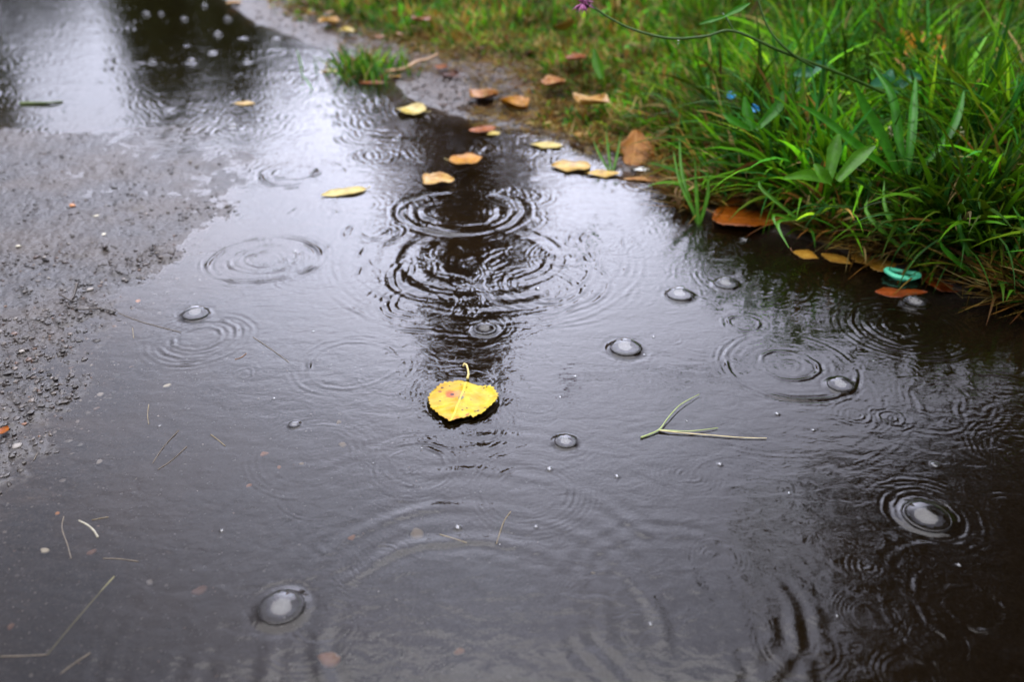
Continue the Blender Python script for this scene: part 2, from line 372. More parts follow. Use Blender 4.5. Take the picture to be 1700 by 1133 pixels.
def water_height(x, y):
    h = np.zeros_like(x); X, Y = x.ravel(), y.ravel(); out = h.ravel()
    rows_y = y[:, 0]
    def add(cx, cy, r0, lam, slope, w, seed):
        slope = slope * (2.5 if r0 < 0.09 and lam < 0.02 else 1.6)
        reach = r0 + 2.4 * w
        ra, rb = np.searchsorted(rows_y, cy - reach), np.searchsorted(rows_y, cy + reach)
        if rb <= ra: return
        xs, ys_ = x[ra:rb], y[ra:rb]
        dx, dy = xs - cx, ys_ - cy; r = np.sqrt(dx * dx + dy * dy)
        m = np.abs(r - r0) < 2.4 * w
        if not m.any(): return
        rr = r[m]; th = np.arctan2(dy[m], dx[m])
        k = (0.85 + 0.55 * np.sin(th * 1 + seed) * np.sin(2 * th + seed * 2.3) + 0.22 * np.sin(5 * th + seed * 1.7))
        rr = rr + 0.12 * lam * np.sin(3 * th + seed) + 0.05 * lam * np.sin(11 * th + 2 * seed)
        a = slope * lam / (2 * math.pi)
        k = k * np.clip(.75 + 1.7 * vnoise(xs[m] / (1.7 * lam) + seed, ys_[m] / (1.7 * lam), 5), .12, 1.7)
        h[ra:rb][m] += a * k * np.cos(2 * math.pi * (rr - r0) / lam) * np.exp(-((rr - r0) / w) ** 2)
    rr_ = random.Random(3); sd_ = 0
    for px, py, rs in RINGS:
        sc_ = scale_at(px, py); c = P(px, py)
        for (r0, lam, sl, w) in rs:
            sd_ += 1; add(c[0], c[1], r0 * sc_, lam * sc_, sl, w * sc_, sd_ * 1.3)
    # rain falling all over: fresh and old rings
    for k in range(620):
        py = rr_.uniform(-40, 240) if k < 220 else rr_.uniform(-30, 500) if k < 540 else rr_.uniform(500, 1150); px = rr_.uniform(-100, 1800)
        if py > 300 and px < 480: continue
        sc_ = scale_at(px, py); c = P(px, py)
        edge = shore_d(np.array([c[0]]), np.array([c[1]]))[0]
        if edge > -0.01: continue
        amp = 0.075 if py < 240 else 0.05 if py < 500 else 0.032
        if 480 < py < 760 and px > 1250: amp = 0.03
        if py > 700 and px > 1420: amp = 0.05
        base = rr_.uniform(6, 75) * max(sc_, 0.0005); lam = rr_.uniform(8, 14) * sc_
        n = rr_.randint(1, 3)
        for q in range(n):
            add(c[0], c[1], base + q * lam * 1.6, lam * (1 - 0.1 * q), amp * rr_.uniform(.4, 1.3) / (1 + .3 * q), lam * rr_.uniform(.7, 1.1), rr_.uniform(0, 9))
    # gentle swell and crossing capillary waves
    h += 0.00016 * fbm(x, y * 1.4, 0.06, 2, 91) + 0.00005 * fbm(x, y * 2.2, 0.018, 2, 95)
    # menisci climbing at bubbles
    for (cx, cy, r, hr, _) in BW + [(a, b, c, .8, '') for a, b, c in SW]:
        reach = r * 4
        ra, rb = np.searchsorted(rows_y, cy - reach), np.searchsorted(rows_y, cy + reach)
        if rb <= ra: continue
        d = np.sqrt((x[ra:rb] - cx) ** 2 + (y[ra:rb] - cy) ** 2)
        q = min(0.0022, r * 0.22); e = np.maximum(d - r * .94, 0)
        calm = sstep(r * 1.25, r * 1.0, d)
        h[ra:rb] = h[ra:rb] * (1 - calm) + r * .13 * np.exp(-e / q) - r * .02 * np.exp(-((d - r * 1.45) / (r * .22)) ** 2)
    # dimple under the leaf and its raised lip
    ra, rb = np.searchsorted(rows_y, LC[1] - .08), np.searchsorted(rows_y, LC[1] + .08)
    xs, ys_ = x[ra:rb], y[ra:rb]; best = np.full(xs.shape, 1e9); ins = np.zeros(xs.shape, bool)
    for k in range(len(LO)):
        (ax, ay), (bx, by) = LO[k], LO[(k + 1) % len(LO)]
        ex, ey = bx - ax, by - ay; tt = np.clip(((xs - ax) * ex + (ys_ - ay) * ey) / (ex * ex + ey * ey), 0, 1)
        best = np.minimum(best, (xs - ax - tt * ex) ** 2 + (ys_ - ay - tt * ey) ** 2)
        with np.errstate(divide='ignore', invalid='ignore'):
            cr_ = ((ay > ys_) != (by > ys_)) & (xs < (bx - ax) * (ys_ - ay) / (by - ay) + ax)
        ins ^= cr_
    d = np.sqrt(best)
    hh_ = h[ra:rb] - np.where(ins, 0.0012, 0.0012 * np.exp(-d / 0.0016)); h[ra:rb] = np.where(ins, -0.0012, hh_)
    return h
wx, wy = fan_grid(0.00118, 1.55, -25, 1230, 60)
wh = water_height(wx, wy)
gsm, _sw, _pw = ground_smooth(wx, wy)
keep_v = (ground(wx, wy) < 0.0035) & (_sw < 0.06)
W = grid_faces(*wx.shape); kv = keep_v.ravel(); W = W[kv[W].any(1)]
used = np.zeros(wx.size, bool); used[W.ravel()] = True; idx = np.cumsum(used) - 1
wme = np_mesh('puddle_water', np.stack([wx, wy, wh], -1).reshape(-1, 3)[used], idx[W])
add_attr(wme, 'depth', np.maximum(-gsm, 0).ravel()[used])
t = NT('rain_water'); v = t.obj()
mp = t.n('ShaderNodeMapping'); mp.inputs['Scale'].default_value = (1, 1.5, 1); t.l(v, mp.inputs['Vector'])
nf = t.noise(55, 3, 0.55, mp.outputs[0], 0.4)
nrm = t.bump(nf, 0.12, 0.004)
fr = t.n('ShaderNodeFresnel'); fr.inputs['IOR'].default_value = 1.333; t.l(nrm, fr.inputs['Normal'])
gl = t.n('ShaderNodeBsdfGlossy'); gl.inputs['Roughness'].default_value = 0.015; t.l(nrm, gl.inputs['Normal'])
gl.inputs['Color'].default_value = (1, 1, 1, 1)
tr = t.n('ShaderNodeBsdfTransparent'); tr.inputs['Color'].default_value = (0.93, 0.90, 0.86, 1)
df = t.n('ShaderNodeBsdfDiffuse')
t.l(t.mix(t.noise(9, 4, 0.6, v), (0.0024, 0.0013, 0.0004), (0.0045, 0.0027, 0.0009)), df.inputs['Color'])
murk = t.math('SUBTRACT', 1.0, t.math('EXPONENT', t.math('MULTIPLY', t.attr('depth'), -48.0)))
murk = t.math('MULTIPLY', murk, 0.985)
m1 = t.n('ShaderNodeMixShader'); t.l(murk, m1.inputs[0]); t.l(tr.outputs[0], m1.inputs[1]); t.l(df.outputs[0], m1.inputs[2])
m2 = t.n('ShaderNodeMixShader'); t.l(fr.outputs[0], m2.inputs[0]); t.l(m1.outputs[0], m2.inputs[1]); t.l(gl.outputs[0], m2.inputs[2])
t.done(m2); WATER = t.m
wob = link('water', wme, WATER); wob['kind'] = 'structure'

# ------------------------------------------------------------------ trees (outside the frame, seen mirrored in the puddle)
def leaf_quads(cent, size, seed, n):
    r = np.random.default_rng(seed)
    a = r.normal(size=(n, 3)); a /= np.linalg.norm(a, axis=1)[:, None]
    b = r.normal(size=(n, 3)); b -= (b * a).sum(1)[:, None] * a; b /= np.linalg.norm(b, axis=1)[:, None]
    s = size * r.uniform(.5, 1.3, (n, 1))
    V = np.stack([cent - a * s, cent + b * s * .45, cent + a * s, cent - b * s * .45], 1).reshape(-1, 3)
    return V, np.arange(n * 4).reshape(n, 4)
def tube_mesh(pts, rads, seg=7, cap=True):
    pts = [Vector(p) for p in pts]; V, Fc = [], []; n = len(pts)
    up = Vector((0.13, 0.31, 0.94)).normalized()
    for i, p in enumerate(pts):
        d = (pts[min(i + 1, n - 1)] - pts[max(i - 1, 0)]).normalized()
        a = d.cross(up)
        if a.length < 1e-3: a = d.cross(Vector((1, 0, 0)))
        a.normalize(); b = d.cross(a)
        for k in range(seg):
            q = 2 * math.pi * k / seg; V.append(p + (a * math.cos(q) + b * math.sin(q)) * rads[i])
    for i in range(n - 1):
        for k in range(seg):
            k2 = (k + 1) % seg; Fc.append((i * seg + k, i * seg + k2, (i + 1) * seg + k2, (i + 1) * seg + k))
    if cap:
        V.append(pts[0]); V.append(pts[-1]); a, b = len(V) - 2, len(V) - 1
        for k in range(seg):
            k2 = (k + 1) % seg; Fc.append((a, k2, k, k)); Fc.append((b, (n - 1) * seg + k, (n - 1) * seg + k2, (n - 1) * seg + k2))
    me = bpy.data.meshes.new('tube'); me.from_pydata([tuple(v) for v in V], [], [f if f[2] != f[3] else f[:3] for f in Fc])
    for p in me.polygons: p.use_smooth = True
    me.update(); return me
def join_meshes(name, mes):
    bm = bmesh.new()
    for m in mes: bm.from_mesh(m); bpy.data.meshes.remove(m)
    me = bpy.data.meshes.new(name); bm.to_mesh(me); bm.free(); return me
BARK = simple_mat('tree_bark', (0.07, 0.055, 0.042), 0.8, 0.4, 8, bump=.8, bd=.02)
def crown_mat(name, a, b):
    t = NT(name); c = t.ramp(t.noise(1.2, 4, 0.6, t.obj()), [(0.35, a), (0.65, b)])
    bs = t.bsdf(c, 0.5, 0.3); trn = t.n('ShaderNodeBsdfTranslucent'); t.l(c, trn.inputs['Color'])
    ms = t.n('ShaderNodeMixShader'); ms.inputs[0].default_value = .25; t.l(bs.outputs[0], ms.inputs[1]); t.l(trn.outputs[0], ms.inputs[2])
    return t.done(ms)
CROWN = crown_mat('tree_foliage', (0.060, 0.078, 0.012), (0.11, 0.125, 0.024))
CROWN_B = crown_mat('brown_foliage', (0.20, 0.105, 0.020), (0.34, 0.19, 0.040))
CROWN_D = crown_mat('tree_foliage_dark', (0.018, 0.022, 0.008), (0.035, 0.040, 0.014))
def make_tree(name, loc, height, rad, z0, nleaf, lsize, seed, label, m, shape='oval', group=None, droop=0):
    r = np.random.default_rng(seed); rr = random.Random(seed)
    e = empty(name, loc, label, 'tree', group)
    nb = 26; limbs = [tube_mesh([(0, 0, 0), (.03 * height * .2, 0, height * .3), (0, .03, height * .6), (.02, 0, height * .93)],
                      [height * .022, height * .018, height * .011, height * .003], 8)]
    ends = []
    for k in range(nb):
        f = (k + .5) / nb; z = z0 + (height - z0) * f
        rp = rad * (math.sin(math.pi * min(1, .12 + f * .88)) ** .6 if shape == 'oval' else (1 - f) ** .7 * .95 + .1)
        a = k * 2.4 + rr.uniform(-.3, .3); rp *= rr.uniform(.75, 1.1)
        end = Vector((math.cos(a) * rp, math.sin(a) * rp, z + rp * .25))
        st = Vector((0, 0, max(height * .12, z - rp * .45)))
        limbs.append(tube_mesh([st, (st + end) * .5 + Vector((0, 0, rp * .08)), end], [height * .007, height * .005, height * .0015], 5))
        ends.append((st, end, rp))
    link('trunk', join_meshes('trunk', limbs), BARK, e)
    cs = []
    per = nleaf // nb
    for (st, end, rp) in ends:
        tt = r.uniform(.25, 1.05, (per, 1)); c = np.array(st) * (1 - tt) + np.array(end) * tt
        sub = r.normal(size=(9, 3)) * rad * .22; c = c + sub[r.integers(0, 9, per)] + r.normal(size=(per, 3)) * rad * .075
        cs.append(c)
    c = np.concatenate(cs)
    if droop:
        # hanging shoots along the rim
        for k in range(droop):
            st, end, rp = ends[rr.randrange(len(ends) // 2)]
            q = np.linspace(0, 1, 60)[:, None]; L = rr.uniform(.5, 1.1)
            off = np.array([rr.uniform(-.3, .3), rr.uniform(-.3, .3), 0])
            c = np.concatenate([c, np.array(end) + off + q * np.array([rr.uniform(-.15, .15), rr.uniform(-.15, .15), -L]) + r.normal(size=(60, 3)) * .015])
    V, Fq = leaf_quads(c, lsize, seed + 5, len(c))
    link('crown', np_mesh('crown', V, Fq, False), m, e)
    return e
def azpos(az, d): return (math.sin(R(az)) * d, math.cos(R(az)) * d, 0.0)
make_tree('tall_tree', azpos(-2.9, 12), 7.0, 1.35, 1.0, 9500, .12, 1, 'slim tall tree beyond the bank, mirrored as the dark column in mid puddle', CROWN_B, 'cone')
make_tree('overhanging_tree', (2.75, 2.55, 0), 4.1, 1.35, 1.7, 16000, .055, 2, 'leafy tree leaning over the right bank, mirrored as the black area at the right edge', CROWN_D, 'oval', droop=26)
far = [(-33.6, 24, 7.0, 1.1), (-21.8, 26, 6.3, 1.15), (-17.6, 25, 5.8, 1.1), (-8.6, 20, 5.0, 0.9), (-5.5, 34, 6.6, 1.0), (7, 30, 6.3, 3), (17, 26, 6.6, 3.2), (30, 24, 9, 3.4), (48, 18, 10, 3.6)]
far_lab = ['broad tree mirrored at the far left edge of the puddle', 'green tree mirrored left of the pale gap in the far puddle', 'green tree mirrored beside the far cluster of bubbles',
           'small tree mirrored near the grass tuft at the far shore', 'distant round tree behind the far shore strip', 'distant tree behind the middle of the bank', 'distant tree behind the right part of the bank',
           'large tree behind the tall grass on the right', 'largest tree far right beyond the tall grass']
proto_t = make_tree('broadleaf_tree', azpos(far[0][0], far[0][1]), 7.0, 2.4, 1.2, 9000, .26, 4, far_lab[0], CROWN)
def dup(o, **kw):
    c = o.copy(); C.objects.link(c)
    for ch in o.children:
        d = ch.copy(); C.objects.link(d); d.parent = c
    return c
def set_tree(o, az, d, h, rd, lab):
    o.location = azpos(az, d); o.scale = (rd / 2.4, rd / 2.4, h / 7.0); o.rotation_euler.z = az * 1.7; o['label'] = lab; o['group'] = 'trees around the puddle'
set_tree(proto_t, *far[0], far_lab[0])
for f_, lab in zip(far[1:], far_lab[1:]): set_tree(dup(proto_t), *f_, lab)
for k in range(9):
    o = dup(proto_t); set_tree(o, 75 + k * 26.5, 13 + (k * 7 % 5) * 1.6, 7 + (k * 5 % 4) * .8, 3.4, 'tree standing behind the photographer, seen only mirrored in the bubbles')

def mirrored(px, py, d):
    p = PV(px, py); r = (p - Vector((0, 0, H))).normalized(); r.z = -r.z; return p + r * d
ot = bpy.data.objects['overhanging_tree']; rb = random.Random(12); lc = []
for pts, r_ in [([(1560,1700),(1400,1400),(1335,1230),(1328,1120),(1310,1040),(1290,975),(1262,925),(1236,905)], .016),
                ([(1700,1600),(1600,1300),(1500,1130),(1450,1060),(1415,985),(1390,920),(1376,900)], .026), ([(1600,1300),(1500,1110),(1480,1010),(1452,950),(1440,925)], .018),
                ([(1390,1400),(1400,1200),(1395,1100)], .014), ([(1640,1200),(1520,960),(1450,880),(1390,860),(1330,835)], .010),
                ([(1700,1100),(1560,900),(1470,830),(1455,780),(1452,740)], .014), ([(1560,900),(1450,850),(1415,820),(1412,760)], .010), ([(1520,900),(1440,870),(1385,800),(1375,755)], .010)]:
    W_ = [mirrored(x_, y_, 4.0 - k * .05) - Vector(ot.location) for k, (x_, y_) in enumerate(pts)]; n_ = len(W_)
    link('branch', tube_mesh(W_, [r_ * (1 - .55 * k / n_) for k in range(n_)], 6), BARK, ot)
    for k in range(n_ - 1):
        for q in range(9): lc.append(W_[k].lerp(W_[k + 1], rb.random()) + Vector((rb.gauss(0, .025), rb.gauss(0, .025), rb.gauss(0, .03))))
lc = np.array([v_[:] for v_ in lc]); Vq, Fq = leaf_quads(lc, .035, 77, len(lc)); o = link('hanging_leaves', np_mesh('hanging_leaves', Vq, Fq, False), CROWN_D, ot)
# far-off wood all round, one mass
rw = np.random.default_rng(8); nW = 34000; aw = rw.uniform(0, 2 * math.pi, nW); azd = np.degrees((aw + math.pi) % (2 * math.pi) - math.pi); gap = ((azd > -30) & (azd < -15.2)) ; top = np.where(gap, np.where(azd < -23.5, 7.0, 9.3), 12.5) + 1.6 * np.sin(aw * 9) * np.sin(aw * 23 + 1) + 1.3 * vnoise(aw * 14, aw * 0, 3) * 2
dw = rw.uniform(50, 58, nW); cw = np.stack([np.sin(aw) * dw, np.cos(aw) * dw, top * rw.uniform(0.02, 1, nW) ** .8], -1); Vq, Fq = leaf_quads(cw, .75, 78, nW)
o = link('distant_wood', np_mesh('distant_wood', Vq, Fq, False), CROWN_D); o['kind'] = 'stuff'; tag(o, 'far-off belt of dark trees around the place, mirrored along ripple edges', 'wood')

# ------------------------------------------------------------------ grass
def blades(n, base, L, Wd, az, lean, bend, col, segs, name):
    s = np.linspace(0, 1, segs + 1)
    th = lean[:, None] + bend[:, None] * s[None, :] ** 1.3
    ds = 1 / segs
    mid = (th[:, 1:] + th[:, :-1]) / 2
    hx = np.concatenate([np.zeros((n, 1)), np.cumsum(np.sin(mid) * ds, 1)], 1) * L[:, None]
    hz = np.concatenate([np.zeros((n, 1)), np.cumsum(np.cos(mid) * ds, 1)], 1) * L[:, None]
    ca, sa = np.cos(az)[:, None], np.sin(az)[:, None]
    ctr = np.stack([base[:, 0:1] + ca * hx, base[:, 1:2] + sa * hx, base[:, 2:3] + hz], -1)
    w = 1.2 * Wd[:, None] * (np.minimum(1, .55 + s * 1.8) * (1 - s ** 2.2) + .02)[None, :] * .5
    tw = rng.uniform(-.9, .9, (n, 1)) + rng.uniform(-.6, .6, (n, 1)) * s[None, :]
    sx = -sa * np.cos(tw) * 1.0; sy = ca * np.cos(tw); sz = np.sin(tw)
    side = np.stack([sx, sy, sz], -1) * w[..., None]
    V = np.stack([ctr - side, ctr + side], 2)           # n, segs+1, 2, 3
    idx = np.arange(n * (segs + 1) * 2).reshape(n, segs + 1, 2)
    Fq = np.stack([idx[:, :-1, 0], idx[:, :-1, 1], idx[:, 1:, 1], idx[:, 1:, 0]], -1).reshape(-1, 4)
    cc = np.repeat(col[:, None, :], (segs + 1) * 2, 1).reshape(-1, 3)
    return V.reshape(-1, 3), Fq, cc
def grass_mat():
    t = NT('grass_blade'); c = t.attr('tint', 'Color')
    c = t.mix(t.ramp(t.noise(130, 3, 0.6, t.obj()), [(0.35, 0.0), (0.75, 0.35)]), c, (0.07, 0.09, 0.008))
    b = t.bsdf(c, 0.55, 0.08); trn = t.n('ShaderNodeBsdfTranslucent'); t.l(c, trn.inputs['Color'])
    ms = t.n('ShaderNodeMixShader'); ms.inputs[0].default_value = .35; t.l(b.outputs[0], ms.inputs[1]); t.l(trn.outputs[0], ms.inputs[2])
    return t.done(ms)
GM = grass_mat()
GREENS = np.array([(0.040, 0.150, 0.003), (0.065, 0.200, 0.004), (0.016, 0.085, 0.004), (0.070, 0.205, 0.003), (0.020, 0.115, 0.018), (0.105, 0.185, 0.006)])
DRY = np.array([(0.32, 0.20, 0.04), (0.24, 0.10, 0.02), (0.36, 0.26, 0.10), (0.10, 0.035, 0.012)])
def pick(n, dryp):
    g = GREENS[rng.integers(0, len(GREENS), n)] * np.exp(rng.normal(.05, .50, (n, 1))); d = DRY[rng.integers(0, len(DRY), n)] * rng.uniform(.6, 1.2, (n, 1))
    return np.where((rng.uniform(size=n) < dryp)[:, None], d, g)
CLEAR = [(1215,358,.045),(1270,368,.04),(1050,284,.028),(1440,440,.04),(1497,460,.036),(1390,432,.028),(1340,428,.025),(1570,470,.04),(1500,350,.02),(1530,100,.03)]
def scatter_bank(n, pxr, pyr, lo, hi, z=0.02, edge=0.0):
    """random places of the bank, thinned so density follows the picture only roughly"""
    px = rng.uniform(*pxr, n * 4); py = rng.uniform(*pyr, n * 4); p = P(px, py, z); x, y = p[:, 0], p[:, 1]
    g = grass_d(x, y) + 0.05 * fbm(x, y, 0.06, 3, 63)
    ok = (g > lo) & (g < hi)
    for cx_, cy_, rad_ in CLEAR:      # nothing grows over these litter spots
        c_ = P(cx_, cy_); ok &= ((x - c_[0]) / rad_) ** 2 + ((y - c_[1] + rad_ * .2) / rad_) ** 2 > 1
    x, y = x[ok][:n], y[ok][:n]
    return x, y, g[ok][:n]
parts = []
# near, tall
def field(n, pxr, pyr, lo, hi, Lr, Wr, dryp, segs, leanr=(0.05, .6), bendr=(.2, 1.5), toward=0.35):
    x, y, g = scatter_bank(n, pxr, pyr, lo, hi); n = len(x)
    if n == 0: return
    z = ground(x, y)
    patch = fbm(x, y, 0.12, 2, 71)
    ns = sstep(.85, 1.8, np.hypot(x, y))
    L = rng.uniform(*Lr, n) * (1 + .9 * patch); Wd = rng.uniform(*Wr, n)
    right = sstep(-.05, .30, x - .15 * y)       # the right-hand bank is ranker
    L = L * (.30 + .70 * right) * (.6 + .4 * sstep(0, .06, g))
    az = rng.uniform(0, 2 * math.pi, n); tow = rng.uniform(size=n) < toward
    az = np.where(tow, R(215) + rng.normal(0, .7, n), az)
    dp = np.clip(dryp + .35 * sstep(.02, -.02, g) + .5 * patch * (1 - right) + .12 * (1 - right), 0, .8)
    c = pick(n, dp) * np.clip(1 + 1.5 * fbm(x, y, .09, 3, 88), .35, 1.8)[:, None]
    b = np.stack([x, y, z - .002], -1)
    parts.append(blades(n, b, L, Wd, az, rng.uniform(*leanr, n), rng.uniform(*bendr, n), c, segs, ''))
field(9000, (1050, 2000), (60, 600), -.035, .35, (.05, .13), (.0022, .0050), .14, 6, (.1, 1.0), (.2, 1.8))
field(8000, (1000, 2300), (-60, 440), .03, .9, (.09, .19), (.0030, .0070), .06, 7, (.05, .9), (.3, 1.9))
field(4200, (1100, 2100), (20, 520), .0, .6, (.10, .20), (.005, .0100), .02, 8, (.0, .8), (.2, 1.4))
field(30000, (380, 1300), (-60, 270), -.05, 1.4, (.07, .14), (.0022, .0055), .24, 4, (.1, 1.1), (.2, 1.8))
field(6000, (1200, 2600), (-40, 300), .5, 4.0, (.10, .18), (.004, .008), .10, 5)
field(12000, (300, 2400), (-130, 60), .05, 6.0, (.12, .20), (.005, .010), .16, 4)
field(1500, (1050, 2200), (-20, 480), .0, .8, (.03, .06), (.010, .017), .02, 6, (.2, .9), (.3, 1.2))
field(600, (1050, 1900), (60, 560), -.01, .10, (.12, .22), (.003, .006), .12, 9, (.3, 1.0), (.8, 1.9), .9)
# thatch: dead stalks lying low
def thatch(n, pxr, pyr, lo, hi, Lr, zt=.006):
    x, y, g = scatter_bank(n, pxr, pyr, lo, hi); n = len(x); z = ground(x, y) + rng.uniform(0.0, zt, n)
    c = DRY[rng.integers(0, 4, n)] * rng.uniform(.35, 1.0, (n, 1))
    parts.append(blades(n, np.stack([x, y, z], -1), rng.uniform(*Lr, n), rng.uniform(.0008, .0022, n), rng.uniform(0, 6.28, n),
                        rng.uniform(1.1, 1.6, n), rng.uniform(-.3, .3, n), c, 3, ''))
thatch(7000, (1080, 1900), (200, 560), -.030, .16, (.02, .10))
thatch(3000, (1130, 1900), (300, 560), -.025, .06, (.03, .10), .018)
thatch(5000, (560, 1010), (55, 240), -.16, .08, (.008, .03))
thatch(4200, (500, 1150), (20, 300), -.06, .5, (.02, .07))
off = 0; VV, FF, CC = [], [], []
for v_, f_, c_ in parts: VV.append(v_); FF.append(f_ + off); CC.append(c_); off += len(v_)
me = np_mesh('grass', np.concatenate(VV), np.concatenate(FF)); add_attr(me, 'tint', np.concatenate(CC))
go = link('grass', me, GM); go['kind'] = 'stuff'; tag(go, 'rank wet green grass with yellowed blades covering the bank', 'grass')

# ------------------------------------------------------------------ grit on the asphalt
def grit(n, pxr, pyr, sz, test, seed, name, cols, label):
    r = np.random.default_rng(seed)
    bm = bmesh.new(); bmesh.ops.create_icosphere(bm, subdivisions=1, radius=1); bv = np.array([v.co[:] for v in bm.verts]); bf = np.array([[v.index for v in f.verts] for f in bm.faces]); bm.free()
    px = r.uniform(*pxr, n * 3); py = r.uniform(*pyr, n * 3); p = P(px, py); x, y = p[:, 0], p[:, 1]
    ok = r.uniform(size=n * 3) < test(x, y); x, y = x[ok][:n], y[ok][:n]; n = len(x)
    z = ground(x, y); s = sz[0] * (sz[1] / sz[0]) ** (r.uniform(size=n) ** 2.5)
    nn = len(bv)
    V = bv[None] * (s[:, None, None] * r.uniform(.55, 1.2, (n, 1, 3)) * np.array([1, 1, .6])) * r.uniform(.7, 1.25, (n, nn, 1))
    a = r.uniform(0, 6.28, n); ca, sa = np.cos(a)[:, None], np.sin(a)[:, None]
    V = np.stack([V[..., 0] * ca - V[..., 1] * sa, V[..., 0] * sa + V[..., 1] * ca, V[..., 2]], -1)
    V = V + np.stack([x, y, z + s * .15], -1)[:, None]
    Fq = (bf[None] + (np.arange(n) * nn)[:, None, None]).reshape(-1, 3)
    me = np_mesh(name, V.reshape(-1, 3), Fq, False)
    cc = cols[r.choice(len(cols), n, p=[.42, .29, .17, .08, .025, .015])] * r.uniform(.6, 1.3, (n, 1))
    add_attr(me, 'tint', np.repeat(cc, nn, 0))
    o = link(name, me, GRITM); o['kind'] = 'stuff'; tag(o, label, 'gravel'); return o
t = NT('wet_grit'); c = t.attr('tint', 'Color'); t.done(t.bsdf(c, .3, .5, t.bump(t.noise(900, 3, .6, t.obj()), .4, .0006))); GRITM = t.m
GC = np.array([(.03, .024, .02), (.055, .045, .04), (.09, .075, .065), (.11, .06, .035), (.15, .13, .11), (.26, .23, .20)])
def near_plateau(x, y):
    p = plat_d(x, y); c = sstep(-.1, .35, fbm(x, y, 0.05, 3, 77)); return sstep(-.05, .01, p) * (.25 + .75 * c) * (shore_d(x, y) < -.05)
grit(4500, (-200, 460), (200, 900), (.0005, .0034), near_plateau, 5, 'grit', GC, 'dark crumbs and grit strewn over the exposed wet asphalt')
CL = [(230,432,60,22),(290,420,30,14),(150,470,30,20),(120,505,30,16),(170,520,26,10),(60,600,60,40),(90,660,40,30),(330,350,50,20),(250,460,40,10),(120,560,40,20),(20,560,50,40),(60,440,50,20)]
def clumped(x, y):
    r = np.zeros_like(x)
    for a, b, sx, sy in CL:
        c = P(a, b); k = scale_at(a, b); r = np.maximum(r, np.exp(-((x - c[0]) / (sx * k)) ** 2 - ((y - c[1]) / (sy * k * 2.2)) ** 2))
    return r ** 1.3 * (vnoise(x / .006, y / .006, 3) > -.12)
grit(5200, (-100, 420), (300, 760), (.0009, .0042), clumped, 15, 'mud_crumbs', GC * np.array([.55, .5, .48]), 'dark mud crumbs piled in clumps on the exposed wet asphalt')
grit(3500, (-200, 900), (560, 1250), (.0004, .0016), lambda x, y: sstep(-.6, -.1, plat_d(x, y)), 6, 'sunken_grit', GC, 'fine pale grit lying under the clear shallow water')
grit(5000, (420, 1200), (0, 300), (.0015, .006), lambda x, y: sstep(-.02, .02, shore_d(x, y)) * sstep(.12, .0, grass_d(x, y)), 8, 'bank_crumbs', GC * .8 * np.array([.9, .62, .48]), 'soil crumbs on the bare muddy shore')

# ------------------------------------------------------------------ bubbles
def glassy(name, f0, tint=(1, 1, 1), boost=1.0):
    t = NT(name); g = t.n('ShaderNodeNewGeometry')
    dt = t.n('ShaderNodeVectorMath', operation='DOT_PRODUCT'); t.l(g.outputs['Normal'], dt.inputs[0]); t.l(g.outputs['Incoming'], dt.inputs[1])
    c = t.math('ABSOLUTE', dt.outputs['Value']); q = t.math('POWER', t.math('SUBTRACT', 1.0, c, clamp=True), 5.0)
    f = t.math('ADD', t.math('MULTIPLY', q, .9 - f0), f0, clamp=True); f = t.math('MULTIPLY', f, boost, clamp=True)
    gl = t.n('ShaderNodeBsdfGlossy'); gl.inputs['Roughness'].default_value = 0.0; gl.inputs['Color'].default_value = (*tint, 1)
    tr = t.n('ShaderNodeBsdfTransparent'); tr.inputs['Color'].default_value = (.97, .97, .97, 1)
    ms = t.n('ShaderNodeMixShader'); t.l(f, ms.inputs[0]); t.l(tr.outputs[0], ms.inputs[1]); t.l(gl.outputs[0], ms.inputs[2]); return t.done(ms)
FILM = glassy('bubble_film', .042)
RIM = glassy('bubble_rim', .03)
def lathe(prof, seg=40):
    V, Fc = [], []
    for (r_, z_) in prof:
        for k in range(seg):
            a = 2 * math.pi * k / seg; V.append((r_ * math.cos(a), r_ * math.sin(a), z_))
    for i in range(len(prof) - 1):
        for k in range(seg):
            k2 = (k + 1) % seg; Fc.append((i * seg + k, i * seg + k2, (i + 1) * seg + k2, (i + 1) * seg + k))
    me = np_mesh('lathe', np.array(V), np.array(Fc)); return me
dome = lathe([(math.cos(a), math.sin(a)) for a in np.linspace(-.12, math.pi / 2 - .001, 22)])
dome.materials.append(FILM)
rimm = lathe([(1 + .045 * math.cos(a), .10 + .05 * math.sin(a)) for a in np.linspace(0, 2 * math.pi, 9)])
rimm.materials.append(WATER)
add_attr(rimm, 'depth', np.full(len(rimm.vertices), .03))
for k, (x, y, r_, hr, lab) in enumerate(BW):
    e = empty('bubble', (x, y, 0), lab, 'bubble', 'air bubbles on the puddle', k * 1.3)
    d = link('dome', dome, None, e); d.scale = (r_, r_, r_ * hr * .85)
    q = link('rim', rimm, None, e); q.scale = (r_, r_, r_)
sb = bpy.data.meshes.new('small_bubble'); bm = bmesh.new(); bmesh.ops.create_uvsphere(bm, u_segments=14, v_segments=9, radius=1); bm.to_mesh(sb); bm.free()
sb.materials.append(glassy('droplet_film', .10))
for p in sb.polygons: p.use_smooth = True
for x, y, r_ in SW:
    o = link('small_bubble', sb, None); o.location = (x, y, r_ * .1); o.scale = (r_, r_, r_ * .7)
    tag(o, 'tiny glinting bubble or droplet on the open puddle', 'droplet', 'tiny droplets on the puddle')

